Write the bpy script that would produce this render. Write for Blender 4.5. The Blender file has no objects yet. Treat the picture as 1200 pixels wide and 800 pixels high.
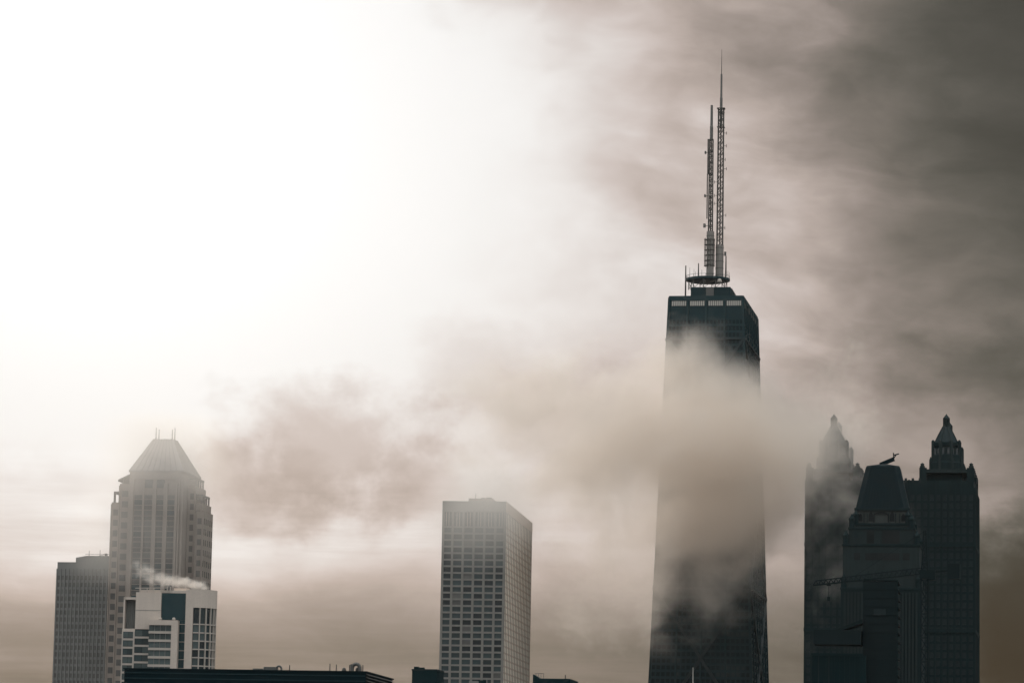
import bpy, math, random
from mathutils import Matrix, Vector

random.seed(7)
R = math.radians
sc = bpy.context.scene
col = sc.collection

# ------------------------------------------------------------------ camera
FPX = 4000.0                                  # focal length in pixels of the 1200 px wide photograph
EYE = Vector((0.0, 0.0, 114.0))
PITCH, ROLL = R(7.97), R(1.1)
cam_d = bpy.data.cameras.new('camera')
cam_d.sensor_width = 36.0
cam_d.lens = 36.0 * FPX / 1200.0
cam_d.clip_start, cam_d.clip_end = 1.0, 60000.0
cam = bpy.data.objects.new('camera', cam_d)
CAMROT = Matrix.Rotation(math.pi / 2 + PITCH, 3, 'X') @ Matrix.Rotation(ROLL, 3, 'Z')
cam.matrix_world = Matrix.Translation(EYE) @ CAMROT.to_4x4()
col.objects.link(cam)
sc.camera = cam

# ------------------------------------------------------------------ node helper
class G:
    """small helper for wiring node trees"""
    def __init__(s, tree):
        s.t = tree
        tree.nodes.clear()
    def n(s, kind, **kw):
        nd = s.t.nodes.new(kind)
        for k, v in kw.items():
            setattr(nd, k, v)
        return nd
    def put(s, sock, v):
        if isinstance(v, bpy.types.NodeSocket):
            s.t.links.new(v, sock)
        elif v is not None:
            sock.default_value = v
    def m(s, op, a, b=None, c=None, clamp=False):
        nd = s.n('ShaderNodeMath', operation=op, use_clamp=clamp)
        s.put(nd.inputs[0], a); s.put(nd.inputs[1], b); s.put(nd.inputs[2], c)
        return nd.outputs[0]
    def vm(s, op, a, b=None):
        nd = s.n('ShaderNodeVectorMath', operation=op)
        s.put(nd.inputs[0], a); s.put(nd.inputs[1], b)
        return nd.outputs['Value'] if op in ('LENGTH', 'DOT_PRODUCT', 'DISTANCE') else nd.outputs[0]
    def smooth(s, v, a, b, lo=0.0, hi=1.0):
        nd = s.n('ShaderNodeMapRange', interpolation_type='SMOOTHSTEP')
        s.put(nd.inputs[0], v)
        for i, q in zip((1, 2, 3, 4), (a, b, lo, hi)):
            s.put(nd.inputs[i], q)
        return nd.outputs[0]
    def noise(s, vec, scale=1.0, detail=4.0, rough=0.55, dist=0.0):
        nd = s.n('ShaderNodeTexNoise', noise_dimensions='3D')
        s.put(nd.inputs['Vector'], vec)
        nd.inputs['Scale'].default_value = scale
        nd.inputs['Detail'].default_value = detail
        nd.inputs['Roughness'].default_value = rough
        nd.inputs['Distortion'].default_value = dist
        return nd.outputs['Fac']
    def xyz(s, a, b, c=0.0):
        nd = s.n('ShaderNodeCombineXYZ')
        for i, v in enumerate((a, b, c)):
            s.put(nd.inputs[i], v)
        return nd.outputs[0]
    def ramp(s, v, stops, mode='LINEAR'):
        nd = s.n('ShaderNodeValToRGB')
        cr = nd.color_ramp
        cr.interpolation = mode
        while len(cr.elements) < len(stops):
            cr.elements.new(0.5)
        for e, (p, c) in zip(cr.elements, stops):
            e.position = p
            e.color = c if len(c) == 4 else (*c, 1)
        s.put(nd.inputs[0], v)
        return nd.outputs[0]
    def mix(s, f, a, b, blend='MIX'):
        nd = s.n('ShaderNodeMix', data_type='RGBA', blend_type=blend)
        s.put(nd.inputs['Factor'], f); s.put(nd.inputs['A'], a); s.put(nd.inputs['B'], b)
        return nd.outputs['Result']

# ------------------------------------------------------------------ sky: overcast, the sun low behind thin cloud
SUN_AZ, SUN_EL = R(-7.0), R(11.5)
world = bpy.data.worlds.new('World')
sc.world = world
world.use_nodes = True
g = G(world.node_tree)
tc = g.n('ShaderNodeTexCoord').outputs['Generated']
sep = g.n('ShaderNodeSeparateXYZ'); g.put(sep.inputs[0], tc)
az = g.m('MULTIPLY', g.m('ARCTAN2', sep.outputs[0], sep.outputs[1]), 57.2958)     # degrees clockwise from north
el = g.m('MULTIPLY', g.m('ARCSINE', sep.outputs[2]), 57.2958)
sky = g.n('ShaderNodeTexSky', sky_type='NISHITA', sun_disc=False)
sky.sun_elevation = SUN_EL
sky.sun_rotation = SUN_AZ % (2 * math.pi)
sky.air_density, sky.dust_density, sky.ozone_density = 1.2, 1.5, 1.0
sdir = (math.sin(SUN_AZ) * math.cos(SUN_EL), math.cos(SUN_AZ) * math.cos(SUN_EL), math.sin(SUN_EL))
ang = g.m('MULTIPLY', g.m('ARCCOSINE', g.m('MINIMUM', g.vm('DOT_PRODUCT', tc, sdir), 0.999999)), 57.2958)
# domain-warped direction coordinates (degrees)
p0 = g.xyz(az, g.m('MULTIPLY', el, 1.7), 0.0)
wn = g.n('ShaderNodeTexNoise'); g.put(wn.inputs['Vector'], p0)
wn.inputs['Scale'].default_value = 0.35; wn.inputs['Detail'].default_value = 3
warp = g.vm('SCALE', g.vm('SUBTRACT', wn.outputs['Color'], (0.5, 0.5, 0.5)), None)
warp.node.inputs['Scale'].default_value = 2.6
p = g.vm('ADD', p0, warp)
n_big = g.noise(p, 0.16, 4, 0.55)
n_mid = g.noise(p, 0.42, 6, 0.58)
n_puff = g.noise(g.xyz(az, g.m('MULTIPLY', el, 1.25), 7.0), 0.75, 6, 0.56)
wsep = g.n('ShaderNodeSeparateXYZ'); g.put(wsep.inputs[0], warp)
azw = g.m('ADD', az, g.m('MULTIPLY', wsep.outputs[0], 0.5)); elw = g.m('ADD', el, g.m('MULTIPLY', wsep.outputs[1], 0.3))
bands = g.noise(g.xyz(g.m('MULTIPLY', g.m('ADD', az, g.m('MULTIPLY', wsep.outputs[1], 0.8)), 0.20), g.m('MULTIPLY', g.m('ADD', elw, g.m('MULTIPLY', az, 0.12)), 0.62), 2.5), 1.0, 6, 0.6, 0.4)
streak = g.noise(g.xyz(g.m('MULTIPLY', az, 0.16), g.m('MULTIPLY', el, 2.3), 4.0), 1.0, 5, 0.62)
# veiled sun through the cloud sheet; far stops add unseen brightness for the fronts
glow = g.ramp(g.m('DIVIDE', ang, 120.0), [(d_ / 120.0, (v_,) * 3) for d_, v_ in ((0, 1.18), (2.5, 1.05), (4.5, .96), (6, .90), (7.4, .83), (8.4, .74), (9.6, .64), (12, .51), (14, .43), (18, .38), (40, .42), (75, .62), (120, .80))])
gl = g.n('ShaderNodeSeparateColor'); g.put(gl.inputs[0], glow)
L = g.m('MULTIPLY', gl.outputs[0], g.smooth(el, 18.0, 75.0, 1.0, 2.6))      # an overcast sky brightens towards the zenith
# cloud optical depth
veil = g.smooth(ang, 5.5, 10.5)
tau = g.m('MULTIPLY', g.m('MULTIPLY', g.m('SUBTRACT', n_mid, 0.46), 0.85), veil)
# heavy cloud bank that fills the sky to the right, thicker upwards
bank = g.m('ADD', g.m('ADD', g.m('MULTIPLY', g.m('SUBTRACT', az, 2.5), 0.20), g.m('MULTIPLY', g.m('SUBTRACT', el, 10.0), 0.155)), g.m('MULTIPLY', g.m('SUBTRACT', n_big, 0.5), 2.6))
bank = g.m('SMOOTH_MAX', bank, 0.0, 0.3)
bank = g.m('SMOOTH_MIN', bank, 1.75, 0.6)
fade_bank = g.smooth(g.m('ABSOLUTE', g.m('SUBTRACT', az, 14.0)), 16.0, 45.0, 1.0, 0.0)
fade_bank = g.m('MULTIPLY', fade_bank, g.smooth(el, 20.0, 45.0, 1.0, 0.0))
tau = g.m('ADD', tau, g.m('MULTIPLY', g.m('MULTIPLY', bank, fade_bank), 1.12))
tau = g.m('ADD', tau, g.m('MULTIPLY', g.m('MULTIPLY', g.m('SUBTRACT', bands, 0.5), 1.5), g.m('MULTIPLY', g.smooth(az, -0.5, 5.5), fade_bank)))
# low layer over the horizon
low = g.smooth(g.m('ADD', el, g.m('MULTIPLY', g.m('ADD', g.m('SUBTRACT', streak, 0.5), g.m('MULTIPLY', g.m('SUBTRACT', bands, 0.5), 0.9)), 1.9)), 4.5, 2.95)
tau = g.m('ADD', tau, g.m('MULTIPLY', low, 0.82))
tau = g.m('ADD', tau, g.smooth(el, 10.0, 5.0, 0.0, 0.08))
tau = g.m('ADD', tau, g.m('MULTIPLY', g.smooth(az, 3.0, 9.0, 0.0, 0.5), g.m('MULTIPLY', g.smooth(el, 8.0, 3.0), fade_bank)))
tau = g.m('ADD', tau, g.smooth(el, 4.8, 1.5, 0.0, 0.55))
tau = g.m('ADD', tau, g.m('MULTIPLY', g.m('SUBTRACT', streak, 0.5), g.smooth(el, 6.5, 3.8, 0.0, 1.1)))
# separate low cumulus: (azimuth, elevation, half width, half height, strength)
for (ca, ce, ra, re, k, soft) in ((-3.2, 6.15, 2.3, 1.6, 0.50, .75), (-4.3, 5.55, 1.7, 1.2, 0.30, .7), (-1.7, 5.6, 1.3, 0.8, 0.26, .7), (-0.3, 7.5, 1.8, 1.0, 0.20, .8),
                                   (1.3, 6.6, 2.2, 1.5, 0.22, .8), (-8.2, 4.9, 2.0, 1.2, 0.14, .8), (8.9, 3.3, 2.4, 2.6, 1.9, .85), (7.8, 7.6, 2.2, 0.9, 0.5, .8)):
    e = g.vm('LENGTH', g.xyz(g.m('DIVIDE', g.m('SUBTRACT', azw, ca), ra), g.m('DIVIDE', g.m('SUBTRACT', elw, ce), re)))
    f = g.m('ADD', g.m('SUBTRACT', 1.0, e), g.m('MULTIPLY', g.m('SUBTRACT', n_puff, 0.5), 1.5))
    tau = g.m('ADD', tau, g.m('MULTIPLY', g.smooth(f, -0.05, soft), k))
T = g.m('EXPONENT', g.m('MULTIPLY', tau, -1.0))
lum = g.m('MULTIPLY', L, T)
# warm where light comes through thick cloud, cooler overcast far from the sun
warm = g.ramp(lum, [(.05, (1.0, 1.0, .89)), (.14, (1.12, 1.0, .89)), (.22, (1.17, 1.0, .91)), (.37, (1.185, 1.0, .92)), (.53, (1.13, 1.0, .952)), (.64, (1.075, 1.0, .968)), (.87, (1.01, 1.0, .99)), (1.0, (1.0, 1.0, 1.0))])
tint = g.mix(g.smooth(ang, 25.0, 60.0), warm, (0.96, 1.0, 1.0, 1))
cloudc = g.mix(1.0, tint, lum, 'MULTIPLY')
clouds10 = g.vm('SCALE', cloudc); clouds10.node.inputs['Scale'].default_value = 10.0
skymix = g.mix(0.99, sky.outputs[0], clouds10)
bg = g.n('ShaderNodeBackground'); bg.inputs['Strength'].default_value = 0.1
g.put(bg.inputs['Color'], skymix)
g.put(g.n('ShaderNodeOutputWorld').inputs['Surface'], bg.outputs[0])

# ------------------------------------------------------------------ sun behind the overcast
sl = bpy.data.lights.new('sun', 'SUN')
sl.energy = 0.9
sl.angle = R(14)
sl.color = (1.0, 0.93, 0.84)
sun = bpy.data.objects.new('sun', sl)
sun.rotation_mode = 'QUATERNION'
sun.rotation_quaternion = Vector(sdir).to_track_quat('Z', 'Y')
sun.location = (-200, 600, 700)
col.objects.link(sun)

# ------------------------------------------------------------------ film and sampling
vs = sc.view_settings
vs.view_transform = 'Standard'; vs.look = 'None'; vs.exposure = 0.0; vs.gamma = 1.0
vs.use_curve_mapping = False
cy = sc.cycles
cy.use_denoising = True
cy.max_bounces = 8; cy.diffuse_bounces = 2; cy.glossy_bounces = 3; cy.transparent_max_bounces = 8
cy.volume_bounces = 5
cy.volume_step_rate = 1.0
cy.volume_max_steps = 256
cy.sample_clamp_indirect = 5.0
sc.render.film_transparent = False

# ------------------------------------------------------------------ materials
MATS = {}
def surf(name, c, rough=0.8, var=0.25, scale=0.15, streak=0.5, spec=0.4, metal=0.0, fine=0.12):
    """weathered solid surface: blotches, vertical run-off streaks, slight relief"""
    if name in MATS:
        return MATS[name]
    m = bpy.data.materials.new(name); m.use_nodes = True
    q = G(m.node_tree)
    t = q.n('ShaderNodeTexCoord').outputs['Object']
    s3 = q.n('ShaderNodeMapping'); q.put(s3.inputs['Vector'], t); s3.inputs['Scale'].default_value = (1.0, 1.0, 0.06)
    a = q.noise(t, scale, 5, 0.6)
    b = q.noise(s3.outputs[0], 0.9, 4, 0.6)
    fz = q.noise(t, 2.2, 3, 0.6)
    v = q.m('ADD', q.m('MULTIPLY', q.m('SUBTRACT', a, 0.5), 2 * var), q.m('MULTIPLY', q.m('SUBTRACT', b, 0.5), 2 * var * streak))
    v = q.m('ADD', v, q.m('MULTIPLY', q.m('SUBTRACT', fz, 0.5), 2 * fine))
    v = q.m('MAXIMUM', q.m('ADD', v, 1.0), 0.2)
    cc = q.vm('SCALE', (c[0], c[1], c[2])); q.put(cc.node.inputs['Scale'], v)
    pb = q.n('ShaderNodeBsdfPrincipled')
    q.put(pb.inputs['Base Color'], cc)
    q.put(pb.inputs['Roughness'], q.smooth(a, 0.3, 0.7, max(0.05, rough - 0.1), min(1.0, rough + 0.1)))
    pb.inputs['Specular IOR Level'].default_value = spec
    pb.inputs['Metallic'].default_value = metal
    bp = q.n('ShaderNodeBump'); bp.inputs['Strength'].default_value = 0.25; bp.inputs['Distance'].default_value = 0.05
    q.put(bp.inputs['Height'], fz); q.put(pb.inputs['Normal'], bp.outputs[0])
    q.put(q.n('ShaderNodeOutputMaterial').inputs['Surface'], pb.outputs[0])
    MATS[name] = m
    return m

def glass(name, c, rough=0.08, var=0.5, cell=0.4, spec=0.5):
    """window glass seen from outside: dark room behind, sky mirrored at grazing angles"""
    if name in MATS:
        return MATS[name]
    m = bpy.data.materials.new(name); m.use_nodes = True
    q = G(m.node_tree)
    t = q.n('ShaderNodeTexCoord').outputs['Object']
    info = q.n('ShaderNodeObjectInfo').outputs['Random']
    a = q.noise(t, cell, 3, 0.6)
    wav = q.noise(t, 0.35, 2, 0.5)
    v = q.m('ADD', 1.0, q.m('MULTIPLY', q.m('SUBTRACT', a, 0.5), 2 * var))
    v = q.m('MULTIPLY', v, q.m('ADD', 0.7, q.m('MULTIPLY', info, 0.6)))
    cc = q.vm('SCALE', (c[0], c[1], c[2])); q.put(cc.node.inputs['Scale'], v)
    pb = q.n('ShaderNodeBsdfPrincipled')
    q.put(pb.inputs['Base Color'], cc)
    pb.inputs['Roughness'].default_value = rough
    pb.inputs['Specular IOR Level'].default_value = spec
    bp = q.n('ShaderNodeBump'); bp.inputs['Strength'].default_value = 0.04; bp.inputs['Distance'].default_value = 0.2
    q.put(bp.inputs['Height'], wav); q.put(pb.inputs['Normal'], bp.outputs[0])
    q.put(q.n('ShaderNodeOutputMaterial').inputs['Surface'], pb.outputs[0])
    MATS[name] = m
    return m

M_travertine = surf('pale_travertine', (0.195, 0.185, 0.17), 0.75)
M_travside = surf('brightened_travertine', (0.62, 0.51, 0.43), 0.75)  # lighter copy of the travertine; brightness of the right face painted into its colour
M_granite = surf('warm_granite', (0.28, 0.235, 0.205), 0.7)
M_granite2 = surf('dark_granite', (0.12, 0.112, 0.105), 0.65)
M_slate = surf('slate_roof', (0.24, 0.215, 0.205), 0.6)
M_concrete = surf('grey_concrete', (0.19, 0.19, 0.183), 0.85)
M_white = surf('white_concrete', (0.53, 0.455, 0.40), 0.8, 0.14, 0.2, 0.8)
M_whitetrim = surf('white_trim', (0.42, 0.37, 0.33), 0.7, 0.12)
M_screen = surf('louvre_screen', (0.20, 0.20, 0.19), 0.7)
M_black = surf('black_aluminium', (0.004, 0.024, 0.030), 0.5, 0.3, 0.1, 0.6, 0.15)
M_black2 = surf('black_aluminium_trim', (0.007, 0.029, 0.035), 0.5, 0.3, 0.1, 0.6, 0.2)
M_brace = surf('brace_aluminium', (0.012, 0.025, 0.029), 0.45, 0.2, 0.1, 0.5, 0.3)
M_steel = surf('grey_steel', (0.10, 0.098, 0.092), 0.5, 0.2, 0.4, 0.4, 0.5)
M_mastshell = surf('pale_mast_cladding', (0.22, 0.20, 0.185), 0.6, 0.2, 0.3, 0.8)
M_rust = surf('dark_mast_steel', (0.06, 0.055, 0.050), 0.6)
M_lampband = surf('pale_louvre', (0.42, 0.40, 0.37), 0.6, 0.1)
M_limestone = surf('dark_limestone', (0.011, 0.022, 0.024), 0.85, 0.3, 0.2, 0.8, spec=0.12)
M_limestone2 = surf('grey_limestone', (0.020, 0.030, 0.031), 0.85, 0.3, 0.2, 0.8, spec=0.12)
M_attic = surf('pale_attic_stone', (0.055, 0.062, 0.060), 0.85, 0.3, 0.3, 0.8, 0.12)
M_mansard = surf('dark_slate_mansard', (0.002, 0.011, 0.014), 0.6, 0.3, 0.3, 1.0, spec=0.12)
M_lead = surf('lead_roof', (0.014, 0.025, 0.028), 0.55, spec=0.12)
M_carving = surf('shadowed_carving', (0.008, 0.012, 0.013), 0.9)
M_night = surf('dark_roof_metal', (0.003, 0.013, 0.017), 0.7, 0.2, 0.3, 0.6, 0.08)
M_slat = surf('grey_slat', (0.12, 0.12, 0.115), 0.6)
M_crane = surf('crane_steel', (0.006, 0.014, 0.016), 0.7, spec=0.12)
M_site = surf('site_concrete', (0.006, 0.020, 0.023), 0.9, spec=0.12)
M_duct = surf('galvanised_duct', (0.10, 0.10, 0.095), 0.45, 0.2, 0.5, 0.3, 0.5, 0.4)
M_ground = surf('city_ground', (0.06, 0.06, 0.058), 0.9, 0.4, 0.01)
M_sidelit = surf('brightened_side_panes', (0.86, 0.78, 0.68), 0.5, 0.35, 0.3, 0.2, 0.5)  # very pale base colour stands in for light on the right-face panes
G_blue = glass('blue_grey_glass', (0.030, 0.048, 0.052))
G_dark = glass('dark_glass', (0.014, 0.022, 0.026))
G_mute = glass('unlit_glass', (0.010, 0.018, 0.020), 0.3, 0.4, 0.3, 0.15)
G_teal = glass('teal_glass', (0.012, 0.040, 0.048), 0.15, 0.25, 0.1, 0.35)
G_resi = glass('apartment_glass', (0.060, 0.082, 0.083), 0.12)
G_blind = glass('glass_with_blind', (0.085, 0.085, 0.08), 0.3, 0.3, 0.6)
G_soft = glass('soft_grey_glass', (0.10, 0.095, 0.09), 0.2, 0.3, 0.3, 0.4)
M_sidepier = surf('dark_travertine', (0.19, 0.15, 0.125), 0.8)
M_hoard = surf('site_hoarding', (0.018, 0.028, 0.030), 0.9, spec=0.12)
G_sideglint = glass('tower_side_glint', (0.15, 0.165, 0.16), 0.25, 0.5, 0.3)  # side panes lightened: grazing sky reflection put into the base colour
G_tower = glass('tower_glass', (0.003, 0.012, 0.015), 0.2, 0.5, 0.3, 0.12)
G_towerlit = glass('tower_glass_with_blind', (0.030, 0.043, 0.045), 0.25, 0.6, 0.3, 0.2)

# ------------------------------------------------------------------ geometry helpers
def ray(px, py):
    return CAMROT @ Vector(((px - 600.0) / FPX, -(py - 400.0) / FPX, -1.0))
def at(px, py, depth):
    d = ray(px, py)
    return EYE + d * (depth / d.y)

class MB:
    def __init__(s):
        s.v, s.f = [], []
    def add(s, vs, fs):
        o = len(s.v)
        s.v += [tuple(v) for v in vs]
        s.f += [tuple(o + i for i in f) for f in fs]
        return s
    def box(s, x0, x1, y0, y1, z0, z1):
        return s.hexa([(x0, y0), (x1, y0), (x1, y1), (x0, y1)], z0, [(x0, y0), (x1, y0), (x1, y1), (x0, y1)], z1)
    def hexa(s, lo, z0, hi, z1):
        return s.loft([(lo, z0), (hi, z1)])
    def loft(s, rings):
        n = len(rings[0][0])
        vs = [(x, y, z) for (pts, z) in rings for (x, y) in pts]
        fs = []
        for k in range(len(rings) - 1):
            for i in range(n):
                j = (i + 1) % n
                fs.append((k * n + i, k * n + j, (k + 1) * n + j, (k + 1) * n + i))
        fs.append(tuple(reversed(range(n))))
        fs.append(tuple(range((len(rings) - 1) * n, len(rings) * n)))
        return s.add(vs, fs)
    def quad(s, a, b, c, d):
        return s.add([a, b, c, d], [(0, 1, 2, 3)])
    def lathe(s, cx, cy, prof, n=8, rot=None):
        rot = math.pi / n if rot is None else rot
        rings = [([(cx + r * math.cos(2 * math.pi * i / n + rot), cy + r * math.sin(2 * math.pi * i / n + rot)) for i in range(n)], z) for r, z in prof]
        return s.loft(rings)
    def bar(s, p, q, w, h=None):
        """square-section member from p to q"""
        h = w if h is None else h
        p, q = Vector(p), Vector(q)
        d = (q - p).normalized()
        up = Vector((0, 0, 1)) if abs(d.z) < 0.95 else Vector((0, 1, 0))
        a = d.cross(up).normalized() * (w / 2)
        b = d.cross(a).normalized() * (h / 2)
        vs = [p - a - b, p + a - b, p + a + b, p - a + b, q - a - b, q + a - b, q + a + b, q - a + b]
        return s.add(vs, [(0, 3, 2, 1), (4, 5, 6, 7), (0, 1, 5, 4), (1, 2, 6, 5), (2, 3, 7, 6), (3, 0, 4, 7)])
    def tube(s, p, q, r, r2=None, n=8):
        r2 = r if r2 is None else r2
        p, q = Vector(p), Vector(q)
        d = (q - p).normalized()
        up = Vector((0, 0, 1)) if abs(d.z) < 0.95 else Vector((0, 1, 0))
        a = d.cross(up).normalized(); b = d.cross(a).normalized()
        vs = []
        for c, rr in ((p, r), (q, r2)):
            vs += [c + (a * math.cos(2 * math.pi * i / n) + b * math.sin(2 * math.pi * i / n)) * rr for i in range(n)]
        fs = [(i, n + i, n + (i + 1) % n, (i + 1) % n) for i in range(n)]
        fs += [tuple(range(n)), tuple(reversed(range(n, 2 * n)))]
        return s.add(vs, fs)
    def mesh(s, name, mat):
        me = bpy.data.meshes.new(name)
        me.from_pydata(s.v, [], s.f)
        me.materials.append(mat)
        me.update()
        return me
    def build(s, name, mat, parent=None, kind=None):
        return piece(name, s.mesh(name, mat), parent, kind=kind)

def piece(name, me, parent=None, loc=(0, 0, 0), rz=0.0, kind=None):
    o = bpy.data.objects.new(name, me)
    o.location = loc
    o.rotation_euler.z = rz
    col.objects.link(o)
    if parent:
        o.parent = parent
    if kind:
        o['kind'] = kind
    return o

def centred_box(w, d, h, name, mat):
    return MB().box(-w / 2, w / 2, -d / 2, d / 2, -h / 2, h / 2).mesh(name, mat)

class Site:
    """a building standing on the ground: local x runs along the front, y into depth, z up; origin under the front right corner"""
    def __init__(s, name, label, cat, px, py, depth, side_az, group=None):
        P = at(px, py, depth)
        s.top = P.z
        s.az = R(side_az)
        s.o = bpy.data.objects.new(name, None)
        s.o.empty_display_size = 5
        s.o.location = (P.x, P.y, 0)
        s.o.rotation_euler.z = -s.az
        col.objects.link(s.o)
        s.o['label'] = label; s.o['category'] = cat
        if group: s.o['group'] = group
        s.P = Vector((P.x, P.y, 0))
        s.inv = Matrix.Rotation(s.az, 3, 'Z')
    def front(s, px, py, y=0.0):
        """point of the plane local y = const seen at that place; returns local (x, z)"""
        e = s.inv @ (EYE - s.P); d = s.inv @ ray(px, py)
        t = (y - e.y) / d.y
        return e.x + d.x * t, e.z + d.z * t
    def side(s, px, py, x=0.0):
        e = s.inv @ (EYE - s.P); d = s.inv @ ray(px, py)
        t = (x - e.x) / d.x
        return e.y + d.y * t, e.z + d.z * t

def lattice(mb, c, w0, w1, z0, z1, n, leg=0.28, web=0.14):
    """four-legged lattice mast"""
    cx, cy = c
    def ring(t):
        w = (w0 + (w1 - w0) * t) / 2; z = z0 + (z1 - z0) * t
        return [Vector((cx + a * w, cy + b * w, z)) for a, b in ((-1, -1), (1, -1), (1, 1), (-1, 1))]
    for i in range(4):
        mb.bar(ring(0)[i], ring(1)[i], leg)
    for k in range(n):
        a, b = ring(k / n), ring((k + 1) / n)
        for i in range(4):
            j = (i + 1) % 4
            mb.bar(b[i], b[j], web)
            if (k + i) % 2: mb.bar(a[i], b[j], web)
            else: mb.bar(a[j], b[i], web)
    return mb

# ------------------------------------------------------------------ ground
gr = MB().box(-4200, 4200, -600, 6200, -2.0, 0.0).build('ground', M_ground, kind='structure')

# ------------------------------------------------------------------ pale slab office tower in the middle
S = Site('office_tower', 'pale slab office tower with grid of square windows and flat roof, mist around its top', 'tower', 593.3, 587.2, 1400, 6.6)
wl = S.front(518.7, 587.5)[0]
dp = S.side(624.0, 611.5)[0]
top = S.top
MB().box(wl + .6, -.6, .6, dp - .6, 0, top - 4.5).build('core', G_dark, S.o)
MB().box(wl, 0, 0, dp, top - 4.5, top).build('parapet', M_travertine, S.o)
MB().box(0, .04, .02, dp - .02, top - 4.5, top).build('parapet_face', M_travside, S.o)  # thin skin in the lighter stone, paints the parapet's right face as lit
MB().box(wl + 1.2, -1.2, 1.2, dp - 1.2, top, top + .05).build('roof_deck', M_granite2, S.o)
zw = lambda py: S.front(555, py)[1]
bay = -wl / 6.0
pw = 0.95
piers = centred_box(pw, .9, top - 4.5, 'pier', M_travertine)
for i in range(7):
    x = wl + i * bay
    x = min(max(x, wl + pw / 2), -pw / 2)
    piece('pier', piers, S.o, (x, .45, (top - 4.5) / 2))
rows = []                                           # (bottom, top) of each window row
rows.append((zw(616.2), zw(600.0)))
py = 617.6
while py < 1225:
    rows.append((zw(py + 6.0), zw(py + 0.4)))
    py += 7.72
npan = 0
lowm, lowsp = MB(), MB()
px_w = bay - pw - .1
shared = {}
for r, (z0, z1) in enumerate(rows):
    zs = rows[r + 1][1] if r + 1 < len(rows) else 0.0
    vis = r < 29
    for i in range(6):
        xc = wl + (i + .5) * bay
        if vis:
            gm = random.choices([G_blue, G_dark, G_blind], [6, 3, 1.0])[0]
            k = ('p', r == 0, gm.name)
            if k not in shared: shared[k] = centred_box(px_w, .1, z1 - z0, 'pane', gm)
            pane = piece('pane', shared[k], S.o, (xc, .52, (z0 + z1) / 2))
            if r == 0:
                k2 = 'mull'
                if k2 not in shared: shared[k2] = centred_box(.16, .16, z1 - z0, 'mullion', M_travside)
                for t in (-.17, .17): piece('mullion', shared[k2], pane, (t * px_w, -.09, 0))
        else:
            lowm.box(xc - px_w / 2, xc + px_w / 2, .47, .57, z0, z1)
        if vis:
            k = ('s', r == 0)
            if k not in shared: shared[k] = centred_box(bay - pw, .5, max(.5, z0 - zs), 'spandrel', M_travertine)
            piece('spandrel', shared[k], S.o, (xc, .34, (z0 + zs) / 2))
        else:
            lowsp.box(xc - (bay - pw) / 2, xc + (bay - pw) / 2, .1, .6, zs, z0)
lowm.build('lower_panes', G_blue, S.o, 'stuff')
lowsp.build('lower_spandrels', M_travertine, S.o, 'stuff')
# receding side: narrow windows between slim piers
sp, sw, pi = MB(), MB(), MB()
nb = 17
b2 = dp / nb
for r, (z0, z1) in enumerate(rows):
    zs = rows[r + 1][1] if r + 1 < len(rows) else 0.0
    sp.box(-.6, -.03, .3, dp - .3, zs, z0)
    for i in range(nb):
        y = (i + .5) * b2
        sw.box(-.62, -.06, y - b2 * .40, y + b2 * .40, z0, z1)
for i in range(nb + 1):
    y = min(max(i * b2, 1.2), dp - 1.2)
    pi.box(-.6, -.015, y - .9, y + .9, 0, top - 4.5)
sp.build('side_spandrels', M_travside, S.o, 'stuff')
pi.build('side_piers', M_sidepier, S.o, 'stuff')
sw.build('side_windows', M_sidelit, S.o, 'stuff')
a, za = S.front(549.3, 583.6, 6); b, _ = S.front(577.5, 583.6, 6)
MB().loft([([(a, 6), (b + 2, 6), (b + 2, 30), (a, 30)], top), ([(a, 6), (b, 6), (b, 30), (a, 30)], za)]).build('penthouse', M_granite, S.o)
xq, zq = S.front(557.5, 577.5, 8)
MB().tube((xq, 8, za), (xq, 8, zq), .16, .07, 6).build('antenna', M_rust, S.o)
for (u, v, w_) in ((573, 582.6, 2.2), (566, 583, 1.4)):
    xx, zz = S.front(u, v, 12)
    MB().box(xx - w_ / 2, xx + w_ / 2, 12, 14, za, max(zz, za + .4)).build('roof_unit', M_granite2, S.o)

# ------------------------------------------------------------------ tall tapering black tower with two masts
S = Site('tapered_tower', 'tall tapering black tower with two lattice masts, its middle lost in drifting fog', 'skyscraper', 870.3, 347.6, 1500, 9.7)
top = S.top
w = -S.front(785.0, 349.0)[0]
d = S.side(887.0, 373.0)[0]
tx, ty = 0.0340 * top, 0.036 * top
def corner(i, z, out=0.0):
    t = (top - z) / top
    x0, x1, y0, y1 = -w - tx * t - out, tx * t + out, -ty * t - out, d + ty * t + out
    return ((x0, y0), (x1, y0), (x1, y1), (x0, y1))[i]
def face(fi, u, z, out=0.0):
    a, b = Vector(corner(fi, z)), Vector(corner((fi + 1) % 4, z))
    n = Vector(((b - a).y, -(b - a).x)).normalized()
    q = a.lerp(b, u) + n * out
    return Vector((q.x, q.y, z))
MB().loft([([corner(i, z) for i in range(4)], z) for z in (0, top)]).build('shaft', M_black, S.o)
MB().loft([([corner(i, z, -.8) for i in range(4)], z) for z in (top, top + .06)]).build('roof_deck', M_black2, S.o)
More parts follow.
